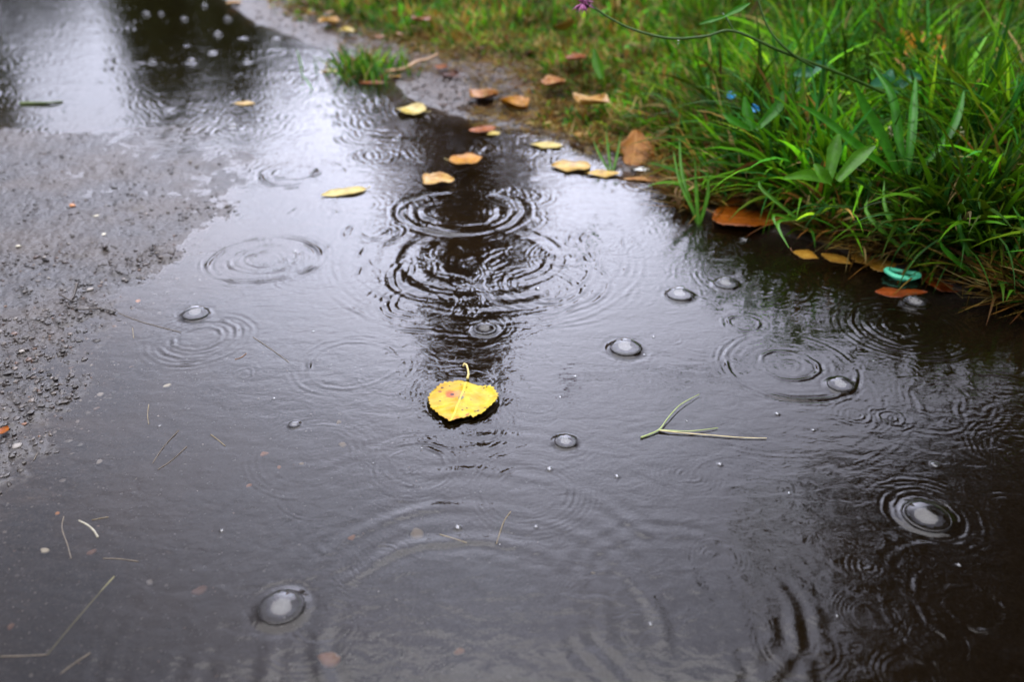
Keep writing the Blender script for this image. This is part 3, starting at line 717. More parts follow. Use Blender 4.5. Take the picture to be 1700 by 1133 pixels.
# ------------------------------------------------------------------ leaves
def leaf_mat(name, a, b, spot, spots=.0, wet=.30, transl=.15, vein=.85):
    a = (a[0] * .70, a[1] * .58, a[2] * .22); b = (b[0] * .74, b[1] * .64, b[2] * .28)
    t = NT(name); uv = t.n('ShaderNodeUVMap', uv_map='UVMap').outputs[0]; v = t.obj()
    sp = t.n('ShaderNodeSeparateXYZ'); t.l(uv, sp.inputs[0])
    u_, w_ = sp.outputs[0], t.math('ABSOLUTE', sp.outputs[1])
    n = t.noise(95, 5, .62, v); c = t.ramp(n, [(.38, a), (.64, b)])
    c = t.mix(t.ramp(t.noise(55, 4, .7, t.n('ShaderNodeVectorMath', operation='ADD').outputs[0] if False else v), [(.54, 0.0), (.66, .75)]), c, tuple((.55 * p + .45 * q) for p, q in zip(a, spot)))
    # side veins and midrib
    k = t.math('SUBTRACT', u_, t.math('MULTIPLY', w_, .55)); s_ = t.math('ABSOLUTE', t.math('SINE', t.math('MULTIPLY', k, 24.0)))
    vn = t.math('LESS_THAN', s_, .10); md = t.math('LESS_THAN', w_, .022); vv = t.math('MAXIMUM', t.math('MULTIPLY', vn, .35), md)
    c = t.mix(t.math('MULTIPLY', vv, vein), c, tuple(min(1, q * 1.35 + .03) for q in b))
    vo = t.n('ShaderNodeTexVoronoi'); vo.inputs['Scale'].default_value = 210; t.l(v, vo.inputs['Vector'])
    dots = t.math('MULTIPLY', t.math('LESS_THAN', vo.outputs['Distance'], .17), t.math('GREATER_THAN', t.noise(120, 2, .5, v), .60 - spots))
    c = t.mix(t.math('MULTIPLY', dots, .8), c, spot)
    edge = t.math('GREATER_THAN', t.math('ADD', w_, t.math('MULTIPLY', n, .35)), .74)
    c = t.mix(t.math('MULTIPLY', edge, .35), c, tuple(.6 * q for q in a))
    hgt = t.math('ADD', t.math('MULTIPLY', vv, .6), n)
    b_ = t.bsdf(c, wet, .22, t.bump(hgt, .5, .0006)); trn = t.n('ShaderNodeBsdfTranslucent'); t.l(c, trn.inputs['Color'])
    ms = t.n('ShaderNodeMixShader'); ms.inputs[0].default_value = transl; t.l(b_.outputs[0], ms.inputs[1]); t.l(trn.outputs[0], ms.inputs[2])
    return t.done(ms)
LM = {'yellow': leaf_mat('yellow_leaf', (.46, .30, .035), (.62, .47, .07), (.10, .04, .015)),
      'pale': leaf_mat('pale_yellow_leaf', (.50, .44, .15), (.66, .60, .28), (.22, .15, .05)),
      'orange': leaf_mat('orange_leaf', (.46, .20, .010), (.62, .36, .030), (.12, .04, .01)),
      'peach': leaf_mat('peach_leaf', (.48, .27, .12), (.68, .52, .30), (.15, .06, .03)),
      'brown': leaf_mat('brown_leaf', (.26, .070, .010), (.40, .13, .015), (.06, .02, .008)),
      'tan': leaf_mat('tan_leaf', (.36, .20, .05), (.50, .33, .10), (.10, .05, .02)),
      'rust': leaf_mat('rust_leaf', (.16, .035, .006), (.28, .065, .012), (.03, .01, .004)),
      'pink': leaf_mat('pink_leaf', (.42, .17, .12), (.55, .36, .18), (.16, .05, .04)),
      'dark': leaf_mat('dark_leaf', (.055, .018, .012), (.11, .03, .02), (.02, .01, .006))}
STALK = simple_mat('leaf_stalk', (.50, .40, .14), .4, .25, 200)
STALK_B = simple_mat('brown_stalk', (.20, .09, .03), .5, .3, 200)
def leaf_mesh(L, Wd, curl=0.0, fold=0.1, wave=0.05, teeth=0.0, fat=.42, seed=0, nu=22, nv=5, torn=0):
    """a blade along +x from 0 to L, a point at both ends, folded on its midrib"""
    rr = random.Random(seed); V, Fc, UV = [], [], []
    ph = [rr.uniform(0, 6) for _ in range(5)]
    for i in range(nu + 1):
        u = i / nu
        w = .62 * max(0.0, math.sin(math.pi * min(1, u ** (.80 - .1 * fat)))) ** (1.25 - .95 * fat); V_w = w
        w = w / 0.62 * Wd * .5
        if teeth: w *= 1 + teeth * (i % 2 * 2 - 1)
        w *= 1 + .11 * math.sin(u * 9 + ph[0]) + .04 * math.sin(u * 31 + ph[4])
        if torn and u > .8: w *= 1 + torn * math.sin(i * 2.1 + ph[1])
        for j in range(-nv, nv + 1):
            f = j / nv; y = w * f * (1 + .16 * math.sin(ph[3] * 3) * (1 if f > 0 else -1) + .10 * math.sin(u * 13 + ph[1]) * (f > 0)) + .05 * Wd * math.sin(u * 3 + ph[2])
            z = abs(f) * w * fold * .35 + .5 * wave * Wd * math.sin(u * 7 + ph[3] + f * 2) * abs(f) + curl * L * (4 * (u - .5) ** 2 * .10) + curl * L * .15 * f * f
            V.append((u * L, y, z)); UV.append((u, f * (V_w / .62)))
    n = 2 * nv + 1
    for i in range(nu):
        for j in range(n - 1): a = i * n + j; Fc.append((a, a + n, a + n + 1, a + 1))
    me = np_mesh('leaf', np.array(V), np.array(Fc)); uvl = me.uv_layers.new(name='UVMap')
    for lp in me.loops: uvl.data[lp.index].uv = UV[lp.vertex_index]
    return me
def solidify(o, th):
    m = o.modifiers.new('thickness', 'SOLIDIFY'); m.thickness = th; m.offset = 0
def put_leaf(name, label, base, tip, wpx, mk, z=.0012, z2=None, curl=.12, fold=.12, wave=.06, teeth=.045, roll=0, fat=.42, seed=0, stem=.0, group=None, dry=False, torn=0):
    q_ = P(np.linspace(base[0], tip[0], 7), np.linspace(base[1], tip[1], 7), z); g_ = ground(q_[:, 0], q_[:, 1])
    if name != 'sunken_leaf': zg = float(g_.max()) + .0015; z2 = max(z2, zg) if z2 is not None else max(z, zg); z = max(z, zg)
    if name == 'fallen_leaf' and float(grass_d(q_[3:4, 0], q_[3:4, 1])[0]) < .03 and z < .02: z = z2 = zg + .0005
    A = PV(*base, z); B = PV(*tip, z if z2 is None else z2); L = (B - A).length
    sc_ = scale_at(*base); kf = 2.2 if name == 'fallen_leaf' else 1.0
    me = leaf_mesh(L, wpx * sc_ * .85, curl * kf, fold * kf, wave * kf * .8, teeth, fat, seed, torn=torn)
    e = empty(name, A, label, 'leaf', group)
    x = (B - A).normalized(); yv = Vector((0, 0, 1)).cross(x).normalized(); zv = x.cross(yv)
    M = Matrix((x, yv, zv)).transposed(); e.rotation_euler = (M @ Matrix.Rotation(roll, 3, 'X')).to_euler()
    b = link('blade', me, LM[mk], e); solidify(b, .00025)
    if stem:
        s = tube_mesh([(0, 0, 0), (-stem * .5, stem * .08, .001), (-stem, stem * .3, .0035)], [.0007, .0006, .0008], 6)
        link('stalk', s, STALK if mk in ('yellow', 'pale', 'peach', 'orange') else STALK_B, e)
    return e
FG = 'fallen leaves on the puddle and the bank'
leaves = [
 ('floating_leaf','orange oval leaf floating beyond the strong round ripple', (745,266),(801,262),66,'orange',dict(curl=.10,seed=1,fat=.6,stem=.006)),
 ('floating_leaf','curled peach coloured leaf floating between the orange oval leaf and the strong ripple', (703,306),(754,300),74,'peach',dict(curl=.32,seed=2,fold=.35,wave=.12,stem=0)),
 ('floating_leaf','long pale yellow pointed leaf floating left of the strong ripple', (607,314),(534,326),46,'pale',dict(curl=.06,seed=3,fold=.05,stem=.006)),
 ('floating_leaf','pale yellow leaf floating near the muddy shore', (707,186),(657,183),74,'pale',dict(curl=.25,seed=4,fold=.3,wave=.1,stem=.01)),
 ('floating_leaf','small blurred yellow leaf alone in the far left water', (422,173),(387,171),26,'yellow',dict(curl=.05,seed=5,stem=0)),
 ('floating_leaf','pale blurred leaf floating before the grass tuft', (560,117),(531,119),26,'pale',dict(curl=.05,seed=6,stem=0)),
 ('floating_leaf','narrow pale yellow leaf floating left of the small grass blades', (934,243),(879,239),40,'pale',dict(curl=.08,seed=7,stem=0)),
 ('floating_leaf','broad yellow orange leaf floating below the narrow pale one', (980,276),(915,277),66,'yellow',dict(curl=.12,seed=8,fat=.6,stem=0,fold=.2)),
 ('floating_leaf','yellow leaf touching the broad yellow orange leaf', (1028,288),(972,289),40,'yellow',dict(curl=.12,seed=9,stem=0)),
 ('sunken_leaf','pinkish brown leaf half sunk below the white petal', (1110,298),(1035,297),34,'pink',dict(curl=.02,seed=10,stem=0,z=.0005)),
 ('floating_leaf','orange brown leaf floating at the muddy shore', (823,212),(778,216),46,'brown',dict(curl=.05,seed=11,stem=0)),
 ('floating_leaf','small yellowish leaf next to the orange brown one at the muddy shore', (830,220),(808,223),26,'pale',dict(curl=.05,seed=12,stem=0)),
 ('floating_leaf','long orange brown leaf at the foot of the grass, right of the standing blades', (1184,354),(1297,370),105,'brown',dict(curl=.05,z=.004,seed=13,stem=.01,fat=.8,fold=.05)),
 ('floating_leaf','brown leaf lying behind the long orange brown one', (1232,338),(1176,328),62,'brown',dict(curl=.15,seed=14,stem=0,z=.006)),
 ('floating_leaf','bright yellow leaf sliver on top of the brown leaf', (1236,339),(1186,331),26,'yellow',dict(curl=.05,seed=15,stem=0,z=.009)),
 ('floating_leaf','leftmost small ochre leaf of the row before the mint green ring', (1316,418),(1360,430),40,'tan',dict(curl=.05,seed=16,stem=.004)),
 ('floating_leaf','middle ochre leaf of the row before the mint green ring', (1365,421),(1414,440),38,'tan',dict(curl=.08,seed=17,stem=0)),
 ('floating_leaf','torn large ochre leaf touching the mint green ring', (1486,445),(1412,425),76,'tan',dict(curl=.10,seed=18,stem=0,fat=.9,torn=.3,fold=.05)),
 ('sunken_leaf','dark rusty leaf sunk right of the mint green ring', (1520,452),(1640,474),110,'rust',dict(curl=.02,seed=19,z=.0006,stem=0,fat=.7,fold=0)),
 ('sunken_leaf','rust orange leaf sunk behind the pinkish grey bubble', (1452,484),(1540,486),40,'rust',dict(curl=.02,seed=20,z=.0006,stem=0,fold=0)),
 ('sunken_leaf','small rust leaf under the overhanging grass above the ochre row', (1345,392),(1392,398),46,'rust',dict(curl=.02,seed=21,z=.001,stem=0)),
 ('sunken_leaf','rust leaf under the grass above the torn ochre leaf', (1440,416),(1500,422),60,'rust',dict(curl=.05,seed=22,z=.001,stem=0)),
 ('fallen_leaf','orange brown curled leaf on the mud by the shore', (835,176),(874,186),60,'orange',dict(curl=.4,seed=23,z=.012,fold=.4,stem=.01)),
 ('fallen_leaf','pink and yellow leaf on the mud left of the orange curled leaf', (782,166),(826,160),66,'pink',dict(curl=.3,seed=24,z=.01,fold=.3,stem=.01)),
 ('fallen_leaf','pinkish brown curled leaf in the grass above the shore', (902,146),(938,138),52,'pink',dict(curl=.3,seed=25,z=.03,fold=.3,stem=0)),
 ('fallen_leaf','peach curled leaf in the grass right of the pinkish brown one', (964,178),(998,166),70,'peach',dict(curl=.3,seed=26,z=.035,fold=.25,wave=.05,stem=0)),
 ('fallen_leaf','small peach leaf at the water edge left of the big orange brown leaf', (954,226),(980,234),40,'peach',dict(curl=.3,seed=27,z=.01,fold=.3,stem=0)),
 ('fallen_leaf','small rusty leaf deep in the grass above the peach one', (940,102),(972,96),34,'brown',dict(curl=.3,seed=28,z=.05,stem=0)),
 ('fallen_leaf','pale tan leaf standing in the far grass', (935,52),(947,32),40,'peach',dict(curl=.2,seed=29,z=.05,z2=.08,stem=0)),
 ('fallen_leaf','small brown leaf in the far grass', (688,34),(712,30),40,'brown',dict(curl=.2,seed=30,z=.05,stem=0)),
 ('fallen_leaf','curled peach leaf by the grey mud strip, upper of two', (540,36),(560,42),40,'peach',dict(curl=.3,seed=31,z=.02,stem=0)),
 ('fallen_leaf','pale curled leaf at the edge of the grey mud strip, lower of two', (568,50),(590,54),30,'pale',dict(curl=.2,seed=32,z=.02,stem=0)),
 ('fallen_leaf','pale leaf at the far tip of the grey mud strip', (375,8),(402,4),26,'peach',dict(curl=.2,seed=33,z=.006,stem=0)),
 ('fallen_leaf','small bright orange leaf above the blue plastic scrap', (1166,152),(1196,150),44,'orange',dict(curl=.3,seed=34,z=.055,stem=0)),
 ('fallen_leaf','large amber leaf caught in the tall grass at the upper right', (1490,84),(1572,78),96,'orange',dict(curl=.15,seed=35,z=.115,z2=.12,roll=.3,stem=0)),
 ('fallen_leaf','long dry red brown leaf hanging in the right grass', (1484,378),(1522,318),26,'dark',dict(curl=.2,seed=36,z=.03,z2=.05,stem=0)),
 ('fallen_leaf','dark red leaf on the mud near the broken twig', (736,130),(760,124),50,'dark',dict(curl=.3,seed=37,z=.01,stem=0)),
 ('fallen_leaf','small red brown leaf between the twig and the dark red leaf', (725,116),(744,112),30,'brown',dict(curl=.3,seed=38,z=.012,stem=0)),
 ('fallen_leaf','dark wet leaf on the bank edge', (1120,200),(1150,210),40,'dark',dict(curl=.3,seed=39,z=.03,stem=0)),
 ('fallen_leaf','dark red leaf in the shaded grass below the blue plastic scrap', (1185,240),(1215,252),40,'dark',dict(curl=.3,seed=40,z=.035,stem=0)),
 ('fallen_leaf','reddish brown leaf on the exposed asphalt at the left edge', (-4,722),(14,710),26,'brown',dict(curl=.2,seed=41,z=.003,stem=.004)),
 ('floating_leaf','orange brown flat leaf by the foot of the grass tuft', (596,137),(644,136),22,'brown',dict(curl=.03,seed=42,stem=0)),
 ('fallen_leaf','tiny orange leaf on the shore below the twig', (652,130),(664,126),24,'peach',dict(curl=.2,seed=43,z=.006,stem=0)),
]
for nm, lab, a, b, w, mk, kw in leaves:
    stem = kw.pop('stem', 0); put_leaf(nm, lab, a, b, w, mk, stem=stem, group=FG, **kw)
rl = random.Random(21); n_l = 0
while n_l < 44:
    px, py = rl.uniform(480, 1150), rl.uniform(-20, 210); p_ = P(px, py, .02); g_ = float(grass_d(np.array([p_[0]]), np.array([p_[1]]))[0])
    if g_ < -.05 or (py > 60 and g_ > .45): continue
    w_ = rl.uniform(8, 22); a_ = rl.uniform(-.4, .4); n_l += 1
    put_leaf('leaf_scrap', 'small withered leaf scrap among the short grass of the far bank', (px, py), (px + w_ * math.cos(a_), py + w_ * .4 * math.sin(a_)), w_ * rl.uniform(.7, 1.3), rl.choice(['brown', 'peach', 'tan', 'rust', 'dark', 'pink', 'orange']),
             z=.026, z2=.026 + rl.uniform(-.008, .014), curl=.3, seed=100 + n_l, stem=0, group='withered leaf scraps in the far grass')
# big leaning orange-brown leaf at the foot of the grass
A = PV(1046, 276, .001); e = empty('fallen_leaf', A, 'big rounded orange brown leaf propped upright at the foot of the grass', 'leaf', FG)
me = leaf_mesh(.058, .046, .15, .18, .05, .02, .75, 50); b = link('blade', me, LM['tan'], e); b.data.materials[0] = leaf_mat('amber_leaf', (.36, .15, .04), (.50, .26, .10), (.14, .05, .02)); solidify(b, .0003)
e.rotation_euler = (Matrix.Rotation(R(72), 3, 'Z') @ Matrix.Rotation(R(-48), 3, 'Y') @ Matrix.Rotation(R(8), 3, 'X')).to_euler()

# the yellow birch leaf in the middle
def birch_leaf():
    seg = 168; o = LO; n = len(o); cum = np.r_[0, np.cumsum(np.linalg.norm(np.roll(o, -1, 0) - o, axis=1))]; oo = np.vstack([o, o[:1]])
    tt = np.linspace(0, cum[-1], seg, endpoint=False); ox = np.interp(tt, cum, oo[:, 0]); oy = np.interp(tt, cum, oo[:, 1])
    c = LC; base, tip = LO[0], LO[21]; ax = (tip - base) / np.linalg.norm(tip - base); nx = np.array([-ax[1], ax[0]]); Ln = np.linalg.norm(tip - base)
    dirv = np.stack([ox - c[0], oy - c[1]], -1); rr = np.linalg.norm(dirv, axis=1)
    k = np.arange(seg); tooth = np.where(k % 4 < 3, (k % 4) / 3.0, 0) - .3
    tooth = tooth * .085 * (.7 + .5 * np.sin(k * 1.7)); tooth[(tt / cum[-1] < .05) | (tt / cum[-1] > .95)] = 0
    rings = 16; V, UV = [], []
    for i in range(rings + 1):
        f = i / rings; g = f * (1 + (tooth if i == rings else 0))
        p = c + dirv * (g[:, None] if isinstance(g, np.ndarray) else g)
        u = ((p - base) @ ax) / Ln; w = ((p - base) @ nx) / (Ln * .62)
        z = .0012 + .0010 * f ** 3 + .0014 * np.abs(w) * (1 + .3 * np.sin(u * 20)) * f - .0010 * np.exp(-(w / .06) ** 2)
        z += .0010 * f ** 4 * sstep(.3, 1.0, np.where(w * -1 > 0, 0, w)) + .0030 * f ** 5 * sstep(.85, 1.05, u)
        z += .0005 * np.sin(u * 14 + w * 9) * f + .0004 * np.sin(24 * (u - .55 * np.abs(w)))
        z += .0012 * f ** 5 * sstep(.45, .95, (p[:, 0] - c[0]) / .028)
        V += [(p[q, 0], p[q, 1], z[q]) for q in range(seg)]; UV += list(zip(u, w))
    Fc = grid_faces(rings + 1, seg).tolist()
    for i in range(rings): Fc.append([i * seg + seg - 1, i * seg, (i + 1) * seg, (i + 1) * seg + seg - 1])
    org = np.array([*base, 0]); me = np_mesh('birch_blade', np.array(V) - org, np.array(Fc)); uvl = me.uv_layers.new(name='UVMap')
    uva = np.array(UV)[[l.vertex_index for l in me.loops]]; uvl.data.foreach_set('uv', uva.astype(np.float32).ravel())
    return me, org
bme, borg = birch_leaf()
t = NT('birch_leaf_yellow'); v = t.obj(); uv = t.n('ShaderNodeUVMap', uv_map='UVMap').outputs[0]; sp = t.n('ShaderNodeSeparateXYZ'); t.l(uv, sp.inputs[0])
u_, ws = sp.outputs[0], sp.outputs[1]; w_ = t.math('ABSOLUTE', ws)
n = t.noise(70, 5, .65, v, .4); c = t.ramp(n, [(.35, (.33, .20, .006)), (.62, (.42, .34, .018))])
def spot(u0, w0, r0, soft=.6):
    q = t.math('ADD', t.math('POWER', t.math('SUBTRACT', u_, u0), 2.0), t.math('POWER', t.math('MULTIPLY', t.math('SUBTRACT', ws, w0), .62), 2.0))
    q = t.math('ADD', t.math('SQRT', q), t.math('MULTIPLY', t.math('SUBTRACT', n, .5), r0 * 1.2))
    return t.ramp(t.math('DIVIDE', q, r0), [(soft, 1.0), (1.0, 0.0)])
SIDE = 1.0
left = t.math('MULTIPLY', ws, SIDE)
LEFTPOS = 1
c_or = t.mix(t.ramp(t.noise(45, 4, .6, v), [(.35, 0.0), (.6, 1.0)]), c, (.38, .17, .008))
# which side of the midrib is the left one in the picture: measured from the outline itself
_base, _tip = LO[0], LO[21]; _ax = (_tip - _base) / np.linalg.norm(_tip - _base); _nx = np.array([-_ax[1], _ax[0]])
sg = 1.0 if float((np.array([-1.0, 0.0]) @ _nx)) > 0 else -1.0
def uvw_of(zx, zy):
    p = P(670 + zx / 8.095, 580 + zy / 8.095, .001)[:2]; L_ = np.linalg.norm(_tip - _base)
    return float((p - _base) @ _ax / L_), float((p - _base) @ _nx / (L_ * .62))
lf = t.math('MULTIPLY', ws, sg)
c = t.mix(t.math('MULTIPLY', t.ramp(t.math('ADD', lf, t.math('MULTIPLY', n, .3)), [(.15, 0.0), (.45, 1.0)]), t.ramp(u_, [(.10, 1.0), (.62, 0.25)])), c, c_or)
c = t.mix(t.math('MULTIPLY', t.ramp(u_, [(.78, 0.0), (.98, .9)]), t.ramp(n, [(.3, .4), (.6, 1.0)])), c, (.50, .20, .05))
for (zx, zy, r0, cc_, k) in [(645, 615, .10, (.30, .07, .02), .95), (740, 600, .10, (.50, .20, .06), .7), (655, 615, .035, (.05, .02, .02), 1), (775, 650, .045, (.12, .13, .09), .95),
                          (490, 597, .03, (.2, .06, .02), .9), (520, 530, .022, (.03, .02, .01), 1), (620, 505, .014, (.03, .02, .01), 1), (770, 492, .014, (.03, .02, .01), 1),
                          (850, 524, .015, (.03, .02, .01), 1), (820, 568, .014, (.03, .02, .01), 1), (1080, 545, .014, (.03, .02, .01), 1), (1118, 542, .014, (.03, .02, .01), 1),
                          (1145, 650, .011, (.03, .02, .01), 1), (905, 690, .016, (.08, .04, .02), .9), (850, 796, .018, (.08, .03, .01), 1), (790, 826, .02, (.08, .03, .01), 1),
                          (960, 857, .024, (.03, .015, .01), 1), (1000, 850, .022, (.03, .015, .01), 1), (1097, 832, .020, (.04, .02, .01), 1), (490, 712, .015, (.03, .02, .01), 1),
                          (460, 788, .012, (.03, .02, .01), 1), (860, 905, .04, (.25, .07, .02), .8), (1040, 768, .035, (.45, .28, .03), .7), (720, 938, .04, (.3, .1, .03), .8)]:
    a_, b_ = uvw_of(zx, zy); f_ = spot(a_, b_, r0); c = t.mix(t.math('MULTIPLY', f_, float(k)), c, cc_)
kk = t.math('SUBTRACT', u_, t.math('MULTIPLY', w_, .55)); vn = t.math('LESS_THAN', t.math('ABSOLUTE', t.math('SINE', t.math('MULTIPLY', kk, 20.0))), .10)
md = t.math('LESS_THAN', w_, .020); vv = t.math('MAXIMUM', t.math('MULTIPLY', vn, .35), md)
c = t.mix(t.math('MULTIPLY', vv, .6), c, (.55, .43, .05))
bs = t.bsdf(c, .33, .16, t.bump(t.math('ADD', vv, t.noise(260, 4, .6, v)), .45, .0007)); t.done(bs); BLM = t.m
e = empty('birch_leaf', tuple(borg), 'bright yellow serrated birch leaf with brown blotches floating in the middle of the puddle', 'leaf')
b = link('blade', bme, BLM, e); solidify(b, .00025)
pts = [(776,632),(778,626),(777,619),(774.5,612.5),(771,609.5),(769,613)]; zs = [.002, .003, .005, .007, .0075, .006]
w_pts = [PV(x_, y_ + z_ * 900 , z_) - Vector(borg.tolist()) for (x_, y_), z_ in zip(pts, [0] * 6)]
w_pts = [w + Vector((0, 0, z_)) for w, z_ in zip(w_pts, [.0015, .0025, .0035, .004, .0035, .003])]
link('stalk', tube_mesh(w_pts, [.0013, .0010, .0009, .0009, .0009, .0008], 8), STALK, e)

# ------------------------------------------------------------------ mint ring, petal, scraps
tor = []
nu, nv = 48, 14; V = []
for i in range(nu):
    a = 2 * math.pi * i / nu; cx, cy = .0158 * math.cos(a), .0086 * math.sin(a) + .0016 * math.cos(2 * a + .6); dz = .0006 * math.sin(2 * a + 1)
    nrm_ = Vector((math.cos(a) * .0068, math.sin(a) * .0152, 0)).normalized()
    for j in range(nv):
        q = 2 * math.pi * j / nv; rr_ = .0036 * (1 + .12 * math.sin(3 * a)); V.append((cx + nrm_.x * rr_ * math.cos(q), cy + nrm_.y * rr_ * math.cos(q), .0028 + dz + rr_ * .75 * math.sin(q)))
Fc = [(i * nv + j, ((i + 1) % nu) * nv + j, ((i + 1) % nu) * nv + (j + 1) % nv, i * nv + (j + 1) % nv) for i in range(nu) for j in range(nv)]
me = np_mesh('rubber_ring', np.array(V), np.array(Fc)); o = link('rubber_ring', me, simple_mat('mint_rubber', (.10, .62, .36), .35, .2, 90))
o.location = PV(1497, 459, .002); o.rotation_euler.z = R(-24); tag(o, 'mint green squashed rubber ring floating at the foot of the bank', 'rubber ring')
WHITE = simple_mat('white_petal', (.72, .76, .74), .4, .1, 120)
o = link('petal', leaf_mesh(.024, .015, .3, .2, .1, 0, .7, 61), WHITE); o.location = PV(1052, 283, .003); o.rotation_euler.z = .1; tag(o, 'small white petal on the dark mud below the big orange brown leaf', 'petal'); solidify(o, .0004)
BLUE = simple_mat('blue_plastic', (.02, .22, .50), .3, .2, 120)
for (px, py, L_, rz, lab) in [(1206, 160, .018, .6, 'small bright blue plastic scrap in the grass, upper left of two'), (1232, 176, .034, -.9, 'longer blue plastic scrap in the grass, lower right of two')]:
    o = link('plastic_scrap', leaf_mesh(L_, .011, .4, .3, .3, 0, .8, 62), BLUE); o.location = PV(px, py, .10); o.rotation_euler = (R(50), 0, rz); tag(o, lab, 'plastic scrap'); solidify(o, .0004)

# ------------------------------------------------------------------ stalks, twigs, floating blades
def strand(name, label, cat, pts, r0, col, z=.001, group=None, world=False, r1=None, mt=None):
    W_ = [Vector(p) for p in pts] if world else [PV(p[0], p[1], p[2] if len(p) > 2 else z) for p in pts]
    # smooth with catmull-rom
    out = []
    for i in range(len(W_) - 1):
        a, b, c_, d = W_[max(i - 1, 0)], W_[i], W_[i + 1], W_[min(i + 2, len(W_) - 1)]
        for k in range(5):
            s = k / 5; out.append(.5 * ((2 * b) + (c_ - a) * s + (2 * a - 5 * b + 4 * c_ - d) * s * s + (-a + 3 * b - 3 * c_ + d) * s ** 3))
    out.append(W_[-1]); n = len(out); org = out[0].copy()
    r1 = r0 * .35 if r1 is None else r1
    me = tube_mesh([p - org for p in out], [r0 + (r1 - r0) * i / (n - 1) for i in range(n)], 6)
    o = link(name, me, mt or simple_mat(name + '_colour', col, .4, .3, 150)); o.location = org
    if cat: tag(o, label, cat, group)
    return o
STR = simple_mat('straw', (.17, .13, .065), .45, .35, 150); STRD = simple_mat('dark_straw', (.12, .095, .065), .5, .35, 150)
SG = 'stalks lying in the shallow water'
strand('straw', 'long yellowish straw lying slantwise in the dark near left corner', 'straw', [(190,958),(150,1003),(110,1050),(79,1088)], .00055, None, -.0005, SG, mt=simple_mat('yellow_straw', (.20, .18, .07), .45, .2, 150), r1=.0004)
strand('root', 'short bent pale root left of the long yellowish straw', 'root', [(131,865),(146,873),(156,882),(163,893)], .0006, None, 0, SG, mt=simple_mat('pale_root', (.26, .24, .18), .5, .3, 200), r1=.0008)
for lab, pts, mt in [('thin dark stalk beside the short pale root', [(106,858),(103,878),(112,905),(118,928)], STRD), ('short straight straw above the pale root', [(153,864),(180,859)], STR),
   ('flat brown straw below the pale root', [(171,928),(200,929),(230,933)], STRD), ('thin stalk standing between pebbles left of the small dark bubble', [(247,672),(245,690),(247,705)], STR),
   ('slanting straw left of the tiny dark-rimmed bubble', [(350,722),(362,731),(374,741)], STR), ('pair stalk crossing the shallow water at the left', [(297,715),(272,742),(253,770)], STRD),
   ('long slender root running off the exposed asphalt', [(196,520),(230,533),(265,543),(300,552)], STRD), ('thin upright straw right of the faint round ripple', [(848,850),(836,868),(824,904)], STR),
   ('faint straw left of the thin upright one', [(730,888),(750,894),(775,902)], STR), ('dim stalk at the lower left edge', [(150,1085),(120,1105),(100,1120)], STRD),
   ('thin stalk by the edge of the asphalt', [(220,545),(222,562)], STR), ('dark stalk on the asphalt at the left edge', [(76,722),(66,745),(56,765)], STRD),
   ('long faint stem under the water left of centre', [(420,560),(450,580),(480,602)], STRD), ('curved orange stem piece under water', [(390,597),(400,594),(409,587)], STALK_B),
   ('stalk near the middle of the shallow left water', [(310,742),(285,765),(262,780)], STRD), ('fine stalk at the far left bottom', [(0,1091),(40,1090),(78,1088)], STRD)]:
    strand('stalk', lab, 'stalk', pts, .00034, None, 0.0002, SG, mt=mt, r1=.0003)
# forked floating grass blade
gmat = simple_mat('pale_green_blade', (.26, .32, .10), .35, .25, 120); gm2 = simple_mat('straw_blade', (.46, .38, .20), .35, .25, 120)
e = empty('grass_sprig', PV(1066, 726, 0), 'forked pale green grass sprig floating right of the yellow birch leaf', 'grass sprig')
def child_strand(e, name, pts, r0, mt, r1=None):
    o = strand(name, None, None, pts, r0, None, mt=mt, r1=r1); o.parent = e; o.location = o.location - e.location; return o
child_strand(e, 'blade', [(1064,727,.001),(1080,721,.0012),(1095,713,.0015),(1110,693,.003),(1130,672,.003),(1161,655,.0015)], .0008, gmat, .0003)
child_strand(e, 'blade', [(1094,714,.001),(1120,716,.002),(1150,716,.002),(1192,711,.001)], .0006, gmat, .0003)
child_strand(e, 'blade', [(1094,715,.0015),(1130,719,.0012),(1180,723,.001),(1230,727,.001),(1273,728,.001)], .0006, gm2, .0003)
# twig on the mud, floating stick in the far left
strand('twig', 'pale broken twig lying on the far muddy shore', 'twig', [(640,118,.01),(670,114,.012),(695,101,.02),(708,99,.022),(726,90,.03)], .0045, (.38, .22, .11), r1=.003)
strand('twig', 'short green stick floating in the far left water', 'twig', [(34,172,.001),(60,171,.002),(85,170,.003),(104,168,.001)], .0042, (.07, .10, .02))
# root clump on asphalt
for k, (lab, pts, r_) in enumerate([('dark knotted root on the exposed asphalt', [(128,470,.010),(122,492,.004),(112,508,.003),(135,514,.004),(165,512,.003),(192,518,.002)], .0016),
                      ('thin dark rootlet over the asphalt clump', [(98,488,.003),(120,500,.007),(140,498,.004),(165,516,.002)], .0009)]):
    strand('root', lab, 'root', pts, r_, (.045, .035, .028))

